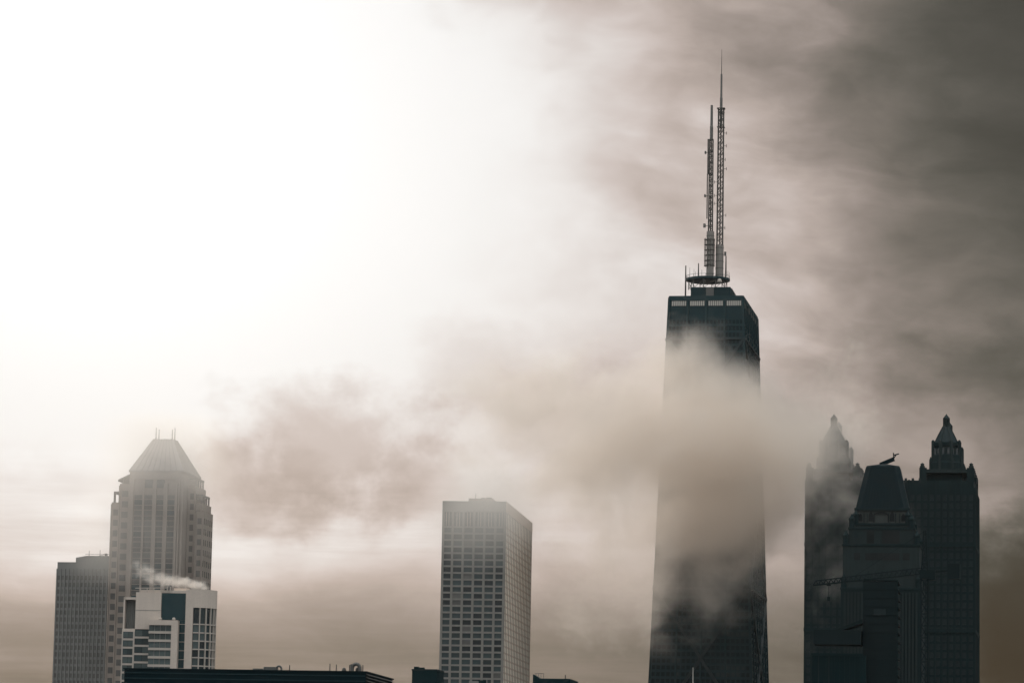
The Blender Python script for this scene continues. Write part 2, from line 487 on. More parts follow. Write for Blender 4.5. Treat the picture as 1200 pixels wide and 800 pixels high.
# per floor: spandrel line and windows, on the four faces
FL = 2.95
nfl = int((top - 14) / FL)
span, wdark, wlit, wside = MB(), MB(), MB(), MB()
cells = {0: 20, 1: 30, 2: 20, 3: 30}
def slab(mb, fi, u0, u1, z0, z1, o0, o1):
    p = [face(fi, u, z, o) for o in (o0, o1) for z in (z0, z1) for u in (u0, u1)]
    mb.add(p, [(4, 5, 7, 6), (0, 2, 3, 1), (0, 1, 5, 4), (2, 6, 7, 3), (0, 4, 6, 2), (1, 3, 7, 5)])
for k in range(nfl):
    z = 6 + k * FL
    for fi in range(2):
        slab(span, fi, .01, .99, z - .55, z + .35, 0.0, .22)
        run = 0
        for c in range(cells[fi]):
            if run <= 0:
                lit = random.random() < (.2 if fi == 0 else .4)
                run = random.choice((1, 2, 3, 4, 5)) if lit else random.choice((1, 2, 4, 7))
            run -= 1
            n = cells[fi]
            u0, u1 = (c + .16) / n, (c + .84) / n
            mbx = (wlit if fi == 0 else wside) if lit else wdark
            mbx.quad(*[face(fi, u, zz, .09) for u, zz in ((u0, z + .5), (u1, z + .5), (u1, z + FL - .7), (u0, z + FL - .7))])
span.build('spandrels', M_black2, S.o, 'stuff')
wdark.build('windows', G_tower, S.o, 'stuff')
wlit.build('blind_windows', G_towerlit, S.o, 'stuff')
wside.build('side_glint_windows', G_sideglint, S.o, 'stuff')
# columns
for fi in range(4):
    nn = 4 if fi % 2 == 0 else 7
    for i in range(nn + 1):
        u = i / nn
        q = MB()
        q.bar(face(fi, u, 0, .3), face(fi, u, top - .2, .3), .9, .7)
        q.build('column', M_black2, S.o)
# X braces: six storeys of crossing members on every face
zb = [3.0]
for h in (74, 68, 62, 56, 50): zb.append(zb[-1] + h * (top - 22) / 310.0)
for fi in range(4):
    for a, b in zip(zb[:-1], zb[1:]):
        for flip in (0, 1):
            q = MB()
            q.bar(face(fi, flip, a, .5), face(fi, 1 - flip, b, .5), .9, 1.3)
            q.build('brace', M_brace, S.o)
        q = MB(); q.bar(face(fi, 0, b, .45), face(fi, 1, b, .45), 1.3, .8); q.build('tie_beam', M_brace, S.o)
# pale louvre band under the roof
z1 = S.front(828, 352.6)[1]; z0 = S.front(828, 358.2)[1]
for fi in (0, 1):
    ng = 4
    for k in range(ng):
        q = MB()
        ua, ub = (k + .12) / ng, (k + .93) / ng
        ns = 7
        for i in range(ns):
            a = ua + (ub - ua) * (i + .12) / ns; b = ua + (ub - ua) * (i + .82) / ns
            slab(q, fi, a, b, z0, z1, 0.0, .3)
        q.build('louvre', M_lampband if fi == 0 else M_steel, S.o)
# roof parapet, machine room and antenna deck
q = MB()
for fi in range(4):
    slab(q, fi, 0, 1, top - 1.6, top + .5, -.4, .5)
q.build('parapet', M_black2, S.o)
yc = d * .38
def fx(px, py, y=None): return S.front(px, py, yc if y is None else y)
xa, zr = fx(809.5, 336.5, yc - 7); xb, _ = fx(856, 337, yc - 7)
MB().box(xa, xb, yc - 7, yc + 16, top - .5, zr).build('machine_room', M_black, S.o)
xc0, _ = fx(827.3, 340, yc - 7.4); xc1, _ = fx(836.3, 340, yc - 7.4)
MB().box(xc0, xc1, yc - 7.4, yc - 7.05, top, zr - .1).build('louvre_door', M_duct, S.o)
xd0, zd0 = fx(803.5, 330.2); xd1, zd1 = fx(855.5, 326.6)
deck = MB()
xm, rx, ry = (xd0 + xd1) / 2, (xd1 - xd0) / 2, 9.0
deck.loft([([(xm + rx * s_ * math.cos(2 * math.pi * i / 20), yc + ry * s_ * math.sin(2 * math.pi * i / 20)) for i in range(20)], z) for s_, z in ((.80, zd0 - .2), (1.0, zd0 + .3), (1.0, zd1), (.92, zd1 + .2))])
deck.build('antenna_deck', M_black2, S.o)
q = MB()
for i in range(10):
    a = 2 * math.pi * i / 10 + .2
    x_, y_ = xm + rx * .86 * math.cos(a), yc + ry * .86 * math.sin(a)
    q.bar((x_, y_, zr - .3), (x_, y_, zd0 + .1), .35)
    q.bar((x_, y_, zr - .3), (xm + rx * .86 * math.cos(a + .63), yc + ry * .86 * math.sin(a + .63), zd0 + .1), .18)
q.build('deck_posts', M_steel, S.o)
q = MB()
pts = [(xm + rx * .98 * math.cos(2 * math.pi * i / 20), yc + ry * .98 * math.sin(2 * math.pi * i / 20)) for i in range(20)]
for i in range(20):
    q.bar((*pts[i], zd1 + 1.2), (*pts[(i + 1) % 20], zd1 + 1.2), .12)
    q.bar((*pts[i], zd1), (*pts[i], zd1 + 1.2), .12)
q.build('deck_railing', M_steel, S.o)
# thin whips and poles around the deck
for (u, v0, v1, r_) in ((803.7, 347, 311.2, .42), (818.6, 328, 308.4, .36), (850.8, 328, 300.0, .42), (808.4, 328, 313.5, .12), (813.3, 328, 315, .1), (815, 328, 318, .1),
                       (822.5, 328, 316, .12), (854.6, 328, 319, .1), (853.0, 328, 317, .1), (846.5, 327, 318, .1), (806, 330, 322, .1), (843.5, 327, 321.5, .1)):
    x_, z1_ = fx(u, v1); _, z0_ = fx(u, v0)
    if v0 == 347: z0_ = top
    MB().tube((x_, yc, z0_), (x_, yc, z1_), r_, r_ * .6, 6).build('whip_antenna', M_rust, S.o)
x_, z_ = fx(843.3, 329.3, yc - ry - .6)
MB().lathe(x_, yc - ry - .6, [(.2, z_ - .9), (1.0, z_ - .5), (1.1, z_ + .3), (.5, z_ + 1.0), (.05, z_ + 1.1)], 10).build('radome', M_whitetrim, S.o)
q = MB()                                             # stair down from the deck
for k in (0, 1.2):
    a_ = fx(857.5, 338); b_ = fx(862.5, 346.5)
    q.bar((a_[0], yc + k, a_[1]), (b_[0], yc + k, max(b_[1], top)), .3)
q.build('deck_stair', M_steel, S.o)
# the two masts
def mast(axis_px, base, shell_top, shell_w, lat_top, lat_w0, lat_w1, pole_top, yoff, tiers):
    root = bpy.data.objects.new('lattice_mast', None); col.objects.link(root); root.parent = S.o
    y = yc + yoff
    xs, zb_ = fx(axis_px[0], base, y); xt, zt = fx(axis_px[1], shell_top, y)
    px_m = 1500.0 / FPX
    MB().lathe(xs, y, [(shell_w / 2 * px_m, zb_ - 1.5), (shell_w / 2 * px_m, zt)], 14).build('mast_base', M_mastshell, root)
    rings = MB()
    for k in range(5):
        zz = zb_ + (zt - zb_) * (k + .5) / 5
        rings.lathe(xs, y, [(shell_w / 2 * px_m + .12, zz), (shell_w / 2 * px_m + .12, zz + .3)], 14)
    rings.build('mast_flange', M_steel, root)
    zl = fx(axis_px[2], lat_top, y)[1]
    lm = MB(); n = int((zl - zt) / 2.6)
    lattice(lm, (xs, y), lat_w0 * px_m, lat_w1 * px_m, zt - .3, zl, n, .42, .24)
    lm.build('lattice', M_rust, root, 'stuff')
    MB().tube((xs, y, zt - 2), (xs, y, zl), .28, .28, 6).build('feed_line', M_rust, root)
    zp = fx(axis_px[3], pole_top, y)[1]
    return root, xs, y, zb_, zt, zl, zp, px_m
root, xs, y, zb_, zt, zl, zp, k = mast((831.9, 832.3, 833.5, 834.5), 327, 271.5, 9.0, 163.5, 4.8, 4.0, 123.5, -1.0, 0)
MB().lathe(xs, y, [(.75, zl - .5), (.75, zl + 6), (.62, zl + 6.2), (.55, zp)], 10).build('antenna_pole', M_steel, root)
q = MB()                                             # side pole running up beside the lattice
xo = xs - 3.9 * k
za_ = fx(830.8, 163.8, y)[1]; zb2 = fx(830.0, 204, y)[1]
q.tube((xo, y, zb2), (xo, y, za_), .33, .33, 6); q.bar((xo - .3, y, za_), (xs + 1.0, y, za_), .5)
q.bar((xo - .3, y, zb2), (xs, y, zb2), .4)
q.tube((xo - .2, y, zt + 6), (xo - .2, y, zb2), .26, .26, 6)
q.build('side_pole', M_rust, root)
q = MB()                                             # ring of panel antennas on the base
for kk in range(6):
    zz = zb_ + (zt - zb_) * (.28 + .11 * kk)
    for i in range(10):
        a = 2 * math.pi * i / 10
        q.bar((xs + 4.2 * k * math.cos(a), y + 4.2 * k * math.sin(a), zz), (xs + (7.4 if math.cos(a) < 0 else 5.6) * k * math.cos(a), y + 6 * k * math.sin(a), zz), .22)
    q.lathe(xs - .3, y, [(6.0 * k, zz - .08), (6.2 * k, zz), (6.0 * k, zz + .08)], 12)
for i in range(10):
    a = 2 * math.pi * i / 10
    q.bar((xs + 6.1 * k * math.cos(a) - .3, y + 6.1 * k * math.sin(a), zb_ + (zt - zb_) * .26), (xs + 6.1 * k * math.cos(a) - .3, y + 6.1 * k * math.sin(a), zb_ + (zt - zb_) * .86), .2)
q.build('panel_antennas', M_rust, root)
for (dz, ww) in ((2.0, .75), (36, .5), (16, .5)):
    MB().box(xs - 6.6 * k - ww, xs - 6.6 * k + ww * .3, y - .9, y + .9, zt + dz, zt + dz + 2.2 * ww).build('dish', M_steel, root)
    q = MB(); q.bar((xs - 6.6 * k, y, zt + dz + ww), (xs, y, zt + dz + ww), .2); q.build('dish_arm', M_steel, root)
root, xs, y, zb_, zt, zl, zp, k = mast((843.0, 843.3, 844.9, 846.0), 327, 287.0, 9.6, 127.5, 6.8, 6.2, 87.0, .8, 0)
pole = MB()
zt2 = fx(846.0, 58.0, y)[1]
pole.lathe(xs, y, [(.62, zl - 8), (.62, zl + 5), (.5, zl + 5.2), (.42, zp)], 10)
pole.build('antenna_pole', M_steel, root)
MB().tube((xs, y, zp), (xs, y, zt2), .18, .07, 6).build('lightning_rod', M_rust, root)
q = MB()
for zz, hw in ((zl, 1.6), (zl - 1.7, 1.3), (fx(845, 149.3, y)[1], 1.5)):
    for i in range(4):
        c4 = [(-hw, -hw), (hw, -hw), (hw, hw), (-hw, hw)]
        q.bar((xs + c4[i][0], y + c4[i][1], zz), (xs + c4[(i + 1) % 4][0], y + c4[(i + 1) % 4][1], zz), .35)
q.build('mast_collar', M_rust, root)
q = MB()
for kk in range(9):                                  # short side arms
    zz = zt + (zl - zt) * (.12 + .085 * kk) + random.uniform(-1.5, 1.5)
    ln = random.uniform(1.8, 2.9); sg = random.choice((-1, 1, 1))
    q.bar((xs + sg * 1.0, y, zz), (xs + sg * ln, y, zz), .16)
    q.bar((xs + sg * ln, y, zz - .7), (xs + sg * ln, y, zz + .7), .22)
q.build('side_arms', M_rust, root)
MB().tube((xs - 3.0 * k * 1.2, y, zt - 1), (xs - 3.0 * k * 1.2, y, zt + 47), .2, .2, 6).build('side_pole', M_rust, root)
MB().box(xs + 2.1, xs + 3.0, y - .5, y + .5, zt - 5, zt - 3.2).build('dish', M_steel, root)

# ------------------------------------------------------------------ granite tower with hipped roof, stepped shoulders (left)
S = Site('stepped_tower', 'hazy granite tower with hipped roof, stepped shoulders and paired roof antennas', 'tower', 214.0, 553.0, 1450, 9.0)
top = S.top
xl = S.front(152.8, 549.5)[0]
dd = 30.0
MB().box(xl, 0, 0, dd, 0, top).build('shaft', M_granite, S.o)
# hipped roof
zr = S.front(194, 515.5, dd * .5)[1]
xr0, xr1 = S.front(182.0, 515.5, dd * .5)[0], S.front(205.8, 515.5, dd * .5)[0]
ym = dd * .5
rf = MB().loft([([(xl - .5, -.5), (.5, -.5), (.5, dd + .5), (xl - .5, dd + .5)], top), ([(xl - .5, -.5), (.5, -.5), (.5, dd + .5), (xl - .5, dd + .5)], top + .7),
                ([(xr0, ym - 4), (xr1, ym - 4), (xr1, ym + 4), (xr0, ym + 4)], zr)]).build('roof', M_slate, S.o)
q = MB()
for i in range(1, 9):                                # standing ribs of the roof, front and right slopes
    t = i / 9
    q.bar((xl + (0 - xl) * t, -.5, top + .8), (xr0 + (xr1 - xr0) * t, ym - 4, zr), .25)
    q.bar((.5, dd * t, top + .8), (xr1, ym - 4 + 8 * t, zr), .25)
q.build('roof_ribs', M_granite2, rf)
for u in (183.2, 186.6, 202.2, 205.2):
    x_, z_ = S.front(u, 501.0 if u in (183.2, 205.2) else 503.0, ym)
    MB().tube((x_, ym, zr - .3), (x_, ym, z_), .3, .14, 6).build('roof_antenna', M_granite2, S.o)
def zz_(py): return S.front(190, py)[1]
cols = [S.front(u, 600)[0] for u in (157.2, 169.0, 182.7, 196.0)]
cw = S.front(166.6, 600)[0] - cols[0]
# piers between window columns
ped = [S.front(u, 600)[0] for u in (153.6, 167.8, 180.8, 193.8, 206.2, 209.5, 213.2)]
for i, u in enumerate(ped):
    hw = (1.0, .45, .9, .9, .6, .4, .45)[i]
    MB().box(u - hw, u + hw, -.7, 0.02, 0, zz_(566 if 0 < i < 5 else 558)).build('pier', M_granite, S.o)
MB().box(xl, 0, -.5, .02, top - 3.2, top - .05).build('cornice', M_granite, S.o)
pan1 = {m_.name: centred_box(cw, .3, 1.0, 'pane', m_) for m_ in (G_soft, G_blue, G_blind)}
spm = centred_box(cw, .4, 1.0, 'spandrel', M_granite2)
# tall openings high under the roof
for c in cols[1:3]:
    o = piece('pane', pan1['blue_grey_glass'], S.o, (c + cw / 2, -.05, zz_(566))); o.scale.z = zz_(561) - zz_(572)
pyr = 579.8
k = 0
low_a = MB()
while pyr < 1250:
    z1, z0 = zz_(pyr), zz_(pyr + 4.4)
    z2 = zz_(pyr + 5.6); z3 = zz_(pyr + 11.4)
    for c in cols:
        if k < 22:
            o = piece('pane', pan1['soft_grey_glass'], S.o, (c + cw / 2, -.05, (z0 + z1) / 2)); o.scale.z = z1 - z0
            o = piece('pane', pan1[random.choices(['glass_with_blind', 'blue_grey_glass'], [3, 2] if k < 6 else [1, 4])[0]], S.o, (c + cw / 2, -.02, (z2 + z3) / 2)); o.scale.z = z2 - z3
        else:
            low_a.box(c, c + cw, -.15, .02, z3, z1)
    k += 1; pyr += 12.45
low_a.build('lower_panes', G_blue, S.o, 'stuff')
# shoulder blocks, stepping out and down on both sides; each carries slim windows
def shoulder(u0, u1, v_top, y0, y1, mat=M_granite):
    x0, z_ = S.front(u0, v_top, y0); x1, _ = S.front(u1, v_top, y0)
    MB().box(x0, x1, y0, y1, 0, z_).build('shoulder', mat, S.o)
    q, q2 = MB(), MB()
    n = max(1, int(abs(x1 - x0) / 2.6)); s_ = (x1 - x0) / n
    zf = z_ - 3
    while zf > 8:
        for i in range(n):
            q.box(x0 + s_ * (i + .22), x0 + s_ * (i + .78), y0 - .05, y0 + .1, zf - 2.6, zf)
        ny = int((y1 - y0) / 3)
        for j in range(ny):
            yy = y0 + (y1 - y0) * (j + .5) / ny
            q.box(x1 - .1, x1 + .05, yy - .8, yy + .8, zf - 2.6, zf)
        zf -= 4.5
    q.build('slim_windows', G_soft, S.o, 'stuff')
    for i in range(n + 1):
        q2.box(x0 + s_ * i - .25, x0 + s_ * i + .25, y0 - .45, y0, 0, z_ - .8)
    q2.build('shoulder_piers', mat, S.o, 'stuff')
    return x0, x1, z_
a0 = shoulder(140.6, 153.5, 566.5, 4, dd - 4)
a1 = shoulder(131.0, 141.2, 588.2, 7, dd - 6)
b0 = shoulder(214.0, 229.5, 569.5, 10, dd - 2)
b1 = shoulder(228.0, 237.0, 589.5, 11, dd - 3)
b2_ = shoulder(230.0, 238.5, 598.5, 9, dd - 4)
q = MB()                                             # open roof frames standing on the shoulders
x0, x1, z_ = a1
zt_ = S.front(133, 584.6 - .2, 7)[1]
zt_ = S.front(133, 584.4, 7)[1] + 0
for yy in (7.3, dd - 6.4):
    q.bar((x0 + 1.2, yy, z_ - .2), (x0 + 1.2, yy, z_ + 4.4), .8); q.bar((x1, yy, z_ - .2), (x1, yy, z_ + 4.4), .8)
    q.bar((x0 + .8, yy, z_ + 4.2), (x1, yy, z_ + 4.2), .9)
q.bar((x0 + 1.2, 7.3, z_ + 4.2), (x0 + 1.2, dd - 6.4, z_ + 4.2), .8)
q.build('roof_frame', M_granite2, S.o)
q = MB(); x0, x1, z_ = a0                            # projecting canopy edge
q.add([(x0 - .9, 4.2, z_ + 1.8), (x1, 4.2, z_ + 4.6), (x1, dd - 5, z_ + 4.6), (x0 - .9, dd - 5, z_ + 1.8), (x0 - .9, 4.2, z_ + 1.0), (x1, 4.2, z_ + 3.8), (x1, dd - 5, z_ + 3.8), (x0 - .9, dd - 5, z_ + 1.0)],
      [(0, 1, 2, 3), (7, 6, 5, 4), (4, 5, 1, 0), (5, 6, 2, 1), (6, 7, 3, 2), (7, 4, 0, 3)])
q.bar((x0 + 1.0, 4.4, z_ - .2), (x0 + 1.8, 4.4, z_ + 2.0), .5)
q.build('canopy', M_granite2, S.o)
for blk in (b0, b1):
    x0, x1, z_ = blk
    q = MB()
    for i in range(4):
        q.bar((x1 - .4, 12 + i * 4, z_ - .2), (x1 - .4, 12 + i * 4, z_ + 3.2), .6)
    q.bar((x1 - .4, 11.5, z_ + 3.4), (x1 - .4, 24.5, z_ + 3.4), .8)
    q.bar((x1 - 4, 12, z_ + 3.4), (x1 - .4, 12, z_ + 3.4), .7)
    q.build('roof_frame', M_granite2, S.o)

# ------------------------------------------------------------------ plain concrete block at its left
S = Site('concrete_block', 'plain grey concrete block with stepped flat roof beside the hipped-roof tower', 'building', 140.0, 651.0, 1520, 9.0)
zt = S.top
xl = S.front(67.5, 658.2)[0]; xm = S.front(88.8, 658)[0]; zl_ = S.front(78, 658.2)[1]
MB().box(xl, 0, 0, 45, 0, zl_).build('block', M_concrete, S.o)
ar = [(xm + (0 - xm) * i / 8, zt - (.9 if i == 0 else (.45 if i == 1 else 0))) for i in range(9)]
q = MB()
q.add([(x, yv, z) for yv in (.0, 40) for (x, z) in [(xm, zl_ - .2)] + ar + [(0, zl_ - .2)]], [tuple(range(11)), tuple(reversed(range(11, 22)))] + [(i + 1, i, 11 + i, 12 + i) for i in range(10)])
q.build('upper_block', M_concrete, S.o)
for (u, v) in ((104.6, 644.6), (117.4, 644.0), (123.6, 648.5)):
    x_, z_ = S.front(u, v, 6)
    MB().tube((x_, 6, zt - .5), (x_, 6, z_), .16, .1, 6).build('roof_antenna', M_rust, S.o)
x_, z_ = S.front(124.3, 648.8, 6)
MB().box(x_ - .5, x_ + .6, 5.5, 6.5, z_ - .7, z_ + .2).build('camera_box', M_rust, S.o)
q = MB(); a_, b_ = S.front(113, 650.8, 6)[0], S.front(126, 650.3, 6)
q.bar((a_, 6, zt + .2), (b_[0], 6, b_[1] + .6), .2); q.bar((S.front(100, 651, 3)[0], 3, zt + .9), (-.5, 3, zt + .9), .15)
q.build('roof_rail', M_rust, S.o)
q, qb = MB(), MB()
nx = 16
for i in range(nx):
    for f in range(48):
        z1 = zl_ - 6 - f * 3.1
        if z1 < 5: break
        x0 = xl + (0 - xl) * (i + .2) / nx; x1 = xl + (0 - xl) * (i + .8) / nx
        (q if random.random() < .78 else qb).box(x0, x1, -.12, .05, z1 - 1.9, z1)
q.build('windows', G_soft, S.o, 'stuff'); qb.build('blind_windows', G_blind, S.o, 'stuff')
q = MB()
for i in range(nx + 1):
    x0 = xl + (0 - xl) * i / nx
    q.box(x0 - .3, x0 + .3, -.4, .02, 0, zl_ - 3)
q.build('facade_ribs', M_concrete, S.o, 'stuff')

# ------------------------------------------------------------------ white apartment tower with teal panel
S = Site('apartment_tower', 'white apartment tower with teal panel, banded windows and curved corner, steam on its roof', 'building', 217.0, 690.5, 900, 4.0)
F = S.front
X = lambda u, v=740: F(u, v)[0]
Z = lambda v, u=190: F(u, v)[1]
zc = S.top
PIT = 9.72
YB = 24.0
# bodies
MB().box(X(143), X(158), .3, YB, 0, Z(736.5)).build('wing', G_dark, S.o)
MB().box(X(157.9), X(187.8), 0, YB, Z(737), Z(693.8)).build('plant_wall', M_white, S.o)
MB().box(X(157.9), X(187.8), -.05, 0, Z(715.1), Z(714.6)).build('panel_joint', M_screen, S.o)
MB().box(X(158), X(217), .6, YB, 0, Z(726)).build('core', G_dark, S.o)
# open screen at the top left
q = MB()
q.box(X(143.5), X(145.3), .1, 5, Z(737), Z(700.2)); q.box(X(143.5), X(158), .1, 5, Z(702.6), Z(699.8))
q.build('screen_frame', M_white, S.o)
MB().box(X(145.3), X(157.9), 2.2, 2.5, Z(737), Z(702.6)).build('louvre_screen', M_screen, S.o)
for i in range(6):
    u = 146.2 + i * 2.0
    MB().box(X(u), X(u + .5), 1.9, 2.2, Z(737), Z(702.6)).build('screen_fin', M_concrete, S.o)
MB().box(X(143.2), X(158), -.05, .5, Z(740.2), Z(736.6)).build('band', M_white, S.o)
# teal panel and strip
MB().box(X(187.9), X(218.6), .4, .9, Z(725.5), Z(694.3)).build('teal_panel', G_teal, S.o)
MB().box(X(208.5), X(217.4), .5, 1.0, 0, Z(725.6)).build('teal_strip', G_teal, S.o)
for i in range(7):
    v = 730.2 + i * 10.3
    MB().box(X(208.5), X(217.4), .42, .5, Z(v + .7), Z(v)).build('transom', M_whitetrim, S.o)
# projecting bay
MB().box(X(202.2), X(209.6), -2.2, .5, 0, Z(732.4)).build('bay_column', M_white, S.o)
MB().box(X(176.2), X(209.6), -2.2, .5, Z(732.4), Z(726.6)).build('bay_head', M_white, S.o)
MB().box(X(176.4), X(202.2), -1.6, .5, 0, Z(732.5)).build('bay_glazing', G_dark, S.o)
for i in range(11):
    v = 732.6 + i * PIT
    MB().box(X(176.0), X(202.1), -1.75, -1.6, Z(v + 6.7), Z(v)).build('window_band', G_resi, S.o)
    MB().box(X(175.8), X(202.1), -2.15, -1.55, Z(v + PIT), Z(v + 6.9)).build('spandrel', M_whitetrim, S.o)
    for u in (182.5, 189, 195.5):
        MB().box(X(u) - .05, X(u) + .05, -1.85, -1.74, Z(v + 6.8), Z(v)).build('mullion', M_screen, S.o)
# left window columns
MB().box(X(143.0), X(144.4), -.1, 1, 0, Z(740)).build('edge_column', M_whitetrim, S.o)
MB().box(X(156.2), X(158.0), -.2, .5, 0, Z(740)).build('column', M_whitetrim, S.o)
for (u0, u1, v0) in ((144.4, 156.2, 740.6), (158.0, 176.0, 738.2)):
    for i in range(10):
        v = v0 + i * PIT
        um = (u0 + u1) / 2
        for a_, b_ in ((u0, um - .15), (um + .15, u1)):
            MB().box(X(a_), X(b_), .05, .2, Z(v + 6.8), Z(v)).build('window', random.choice((G_resi, G_resi, G_blue)), S.o)
        MB().box(X(u0), X(u1), -.15, .3, Z(v + PIT), Z(v + 7.4)).build('spandrel', M_whitetrim, S.o)
# tall white pier and curved corner
MB().box(X(217.0), X(225.8), -.6, 6, 0, zc + .1).build('corner_pier', M_white, S.o)
x0c = X(225.8); RAD = (F(249.8, 740)[0] - x0c) * 1.0
def arc(t, r=RAD):
    return (x0c + r * math.sin(t), -.6 + RAD - r * math.cos(t))
def curved(mb, t0, t1, z0, z1, r0, r1, n=6):
    pts = [arc(t0 + (t1 - t0) * i / n, r1) for i in range(n + 1)] + [arc(t1 - (t1 - t0) * i / n, r0) for i in range(n + 1)]
    return mb.loft([(pts, z0), (pts, z1)])
PI2 = math.pi / 2
curved(MB(), 0, PI2 * 1.25, Z(711.0), zc + .1, .4, RAD, 16).build('curved_parapet', M_white, S.o)
curved(MB(), 0, PI2 * 1.25, 0, Z(711.0), .4, RAD - .7, 16).build('curved_core', G_dark, S.o)
tt = [math.asin(min(1, k_)) for k_ in (0.0, .34, .63, .83, .95)] + [PI2 * 1.12]
for j in range(len(tt) - 1):
    a_, b_ = tt[j], tt[j + 1]
    curved(MB(), b_ - .025, b_ + .025, 0, Z(711.0), RAD - .8, RAD - .05, 2).build('corner_mullion', M_whitetrim, S.o)
    for i in range(9):
        v = 711.2 + (20 + (i - 1) * PIT if i else 0)
        h = 18.4 if i == 0 else 8.3
        curved(MB(), a_ + .03, b_ - .03, Z(v + h), Z(v), RAD - .75, RAD - .45, 3).build('corner_window', random.choice((G_resi, G_dark, G_blue)), S.o)
        curved(MB(), a_ + .02, b_ - .02, Z(v + h + 1.4), Z(v + h), RAD - .8, RAD - .12, 3).build('corner_transom', M_whitetrim, S.o)
# roof: rails, plant, slab
MB().box(X(187.5), X(226), 1.4, YB, Z(726), Z(690.9)).build('plant_room', M_white, S.o)
q = MB()
zrl = Z(688.8)
for u in (162, 170, 178, 186): q.bar((X(u), 1, Z(694)), (X(u), 1, zrl), .18)
q.bar((X(156), 1, zrl), (X(194), 1, zrl + .2), .22); q.bar((X(161), 1, Z(691.5)), (X(190), 1, Z(691.5)), .2)
q.build('roof_rail', M_whitetrim, S.o)
MB().box(X(161.5), X(188), 2.0, 10, Z(694), Z(690.2)).build('plant_unit', M_white, S.o)
for u in (193.0, 196.5): MB().box(X(u), X(u + 1.2), 1.0, 1.8, Z(694), Z(686.6)).build('vent_stack', M_whitetrim, S.o)
MB().box(X(200), X(217), 3, 9, Z(694), Z(687.6)).build('plant_unit', M_travside, S.o)
for u in (188.2, 204.0):
    MB().lathe(X(u), -1.0, [(.3, Z(726.7)), (.5, Z(725.3)), (.35, Z(723.6)), (.1, Z(723.0))], 8).build('floodlight', M_whitetrim, S.o)

# ------------------------------------------------------------------ dark flat roofed building in front
S = Site('flat_roofed_building', 'near-black flat-roofed building with louvred side wall and rooftop pipes', 'building', 430.0, 785.9, 450, 7.0)
zt = S.top
X = lambda u, y=0, v=790: S.front(u, v, y)[0]
xl = X(145.2); dp = S.side(461.5, 797.5)[0]
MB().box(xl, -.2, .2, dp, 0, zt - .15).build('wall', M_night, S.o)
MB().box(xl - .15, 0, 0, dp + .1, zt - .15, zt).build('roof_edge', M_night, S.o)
for i in range(6):
    z1 = zt - .55 - i * .7
    MB().box(xl - .02, -.25, .05, .21, z1 - .12, z1).build('rail', M_black2, S.o)
for i in range(14):                                  # louvred side
    z1 = zt - .3 - i * .42
    MB().add([(-.2, .4, z1), (.12, .4, z1 - .16), (.12, dp - .4, z1 - .16), (-.2, dp - .4, z1), (-.2, .4, z1 - .05), (.12, .4, z1 - .21), (.12, dp - .4, z1 - .21), (-.2, dp - .4, z1 - .05)],
             [(0, 1, 2, 3), (7, 6, 5, 4), (4, 5, 1, 0), (5, 6, 2, 1), (6, 7, 3, 2), (7, 4, 0, 3)]).build('louvre', M_slat, S.o)
zy = lambda v, y: S.front(350, v, y)[1] + (0)
Y = 6.0
h = lambda v: S.front(360, v, Y)[1]
MB().box(X(296, Y), X(308, Y), Y, Y + 2, zt, h(783.6)).build('roof_unit', M_duct, S.o)
MB().box(X(308.6, Y), X(322.5, Y), Y, Y + 2, zt, h(781.4)).build('roof_unit', M_duct, S.o)
def arch(u0, u1, v_top, r):
    q = MB()
    xa, xb = X(u0, Y), X(u1, Y); zt2 = h(v_top); rad = (xb - xa) / 2; xc = (xa + xb) / 2; zc2 = zt2 - rad
    pts = [(xa, Y, zt)] + [(xc - rad * math.cos(math.pi * i / 8), Y, zc2 + rad * math.sin(math.pi * i / 8)) for i in range(9)] + [(xb, Y, zt)]
    for p_, q_ in zip(pts[:-1], pts[1:]): q.tube(p_, q_, r, r, 8)
    return q
arch(323.5, 329.6, 780.4, .14).build('vent_pipe', M_duct, S.o)
for u, v in ((339.2, 779.0), (386.4, 776.8), (393.9, 777.6), (409.4, 777.8), (425.0, 777.8)):
    MB().tube((X(u, Y), Y, zt), (X(u, Y), Y, h(v)), .07, .06, 6).build('vent_stack', M_rust, S.o)
MB().lathe(X(403, Y), Y, [(.3, zt), (.3, h(784)), (.22, h(782)), (.04, h(781))], 8).build('cowl', M_rust, S.o)
arch(412.5, 421.5, 776.8, .24).build('exhaust_duct', M_duct, S.o)
MB().box(X(410.8, Y), X(413.6, Y), Y - .4, Y + .4, zt, h(777.2)).build('duct_riser', M_duct, S.o)
MB().lathe(X(419, Y), Y + .5, [(.35, zt), (.38, h(783)), (.3, h(781)), (.05, h(780))], 8).build('cowl', M_rust, S.o)

# ------------------------------------------------------------------ small dark rooftops either side of the office tower
S = Site('stair_head', 'small dark box-shaped rooftop with two vents, left of the pale office tower', 'building', 512.0, 783.6, 700, 8.0)
xl = S.front(483.0, 783)[0]
MB().box(xl, 0, 0, 9, 0, S.top - .3).build('wall', M_site, S.o)
MB().box(xl - .1, .1, -.1, 9.1, S.top - .3, S.top).build('coping', M_lead, S.o)
for u, hh in ((488.3, .55), (494.6, .4)):
    x_ = S.front(u, 780, 2)[0]
    MB().box(x_ - .5, x_ + .5, 1.6, 2.6, S.top, S.top + hh).build('vent', M_site, S.o)
MB().box(xl + .6, -.6, -.06, .02, S.top - 5, S.top - 3).build('window', G_dark, S.o)
S = Site('low_rooftop', 'low dark green rooftop with raised edge and railing, right of the pale office tower', 'building', 668.0, 794.8, 700, 8.0)
xl = S.front(624.5, 794)[0]
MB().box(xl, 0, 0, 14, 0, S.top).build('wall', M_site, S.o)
xa = S.front(632, 794)[0]
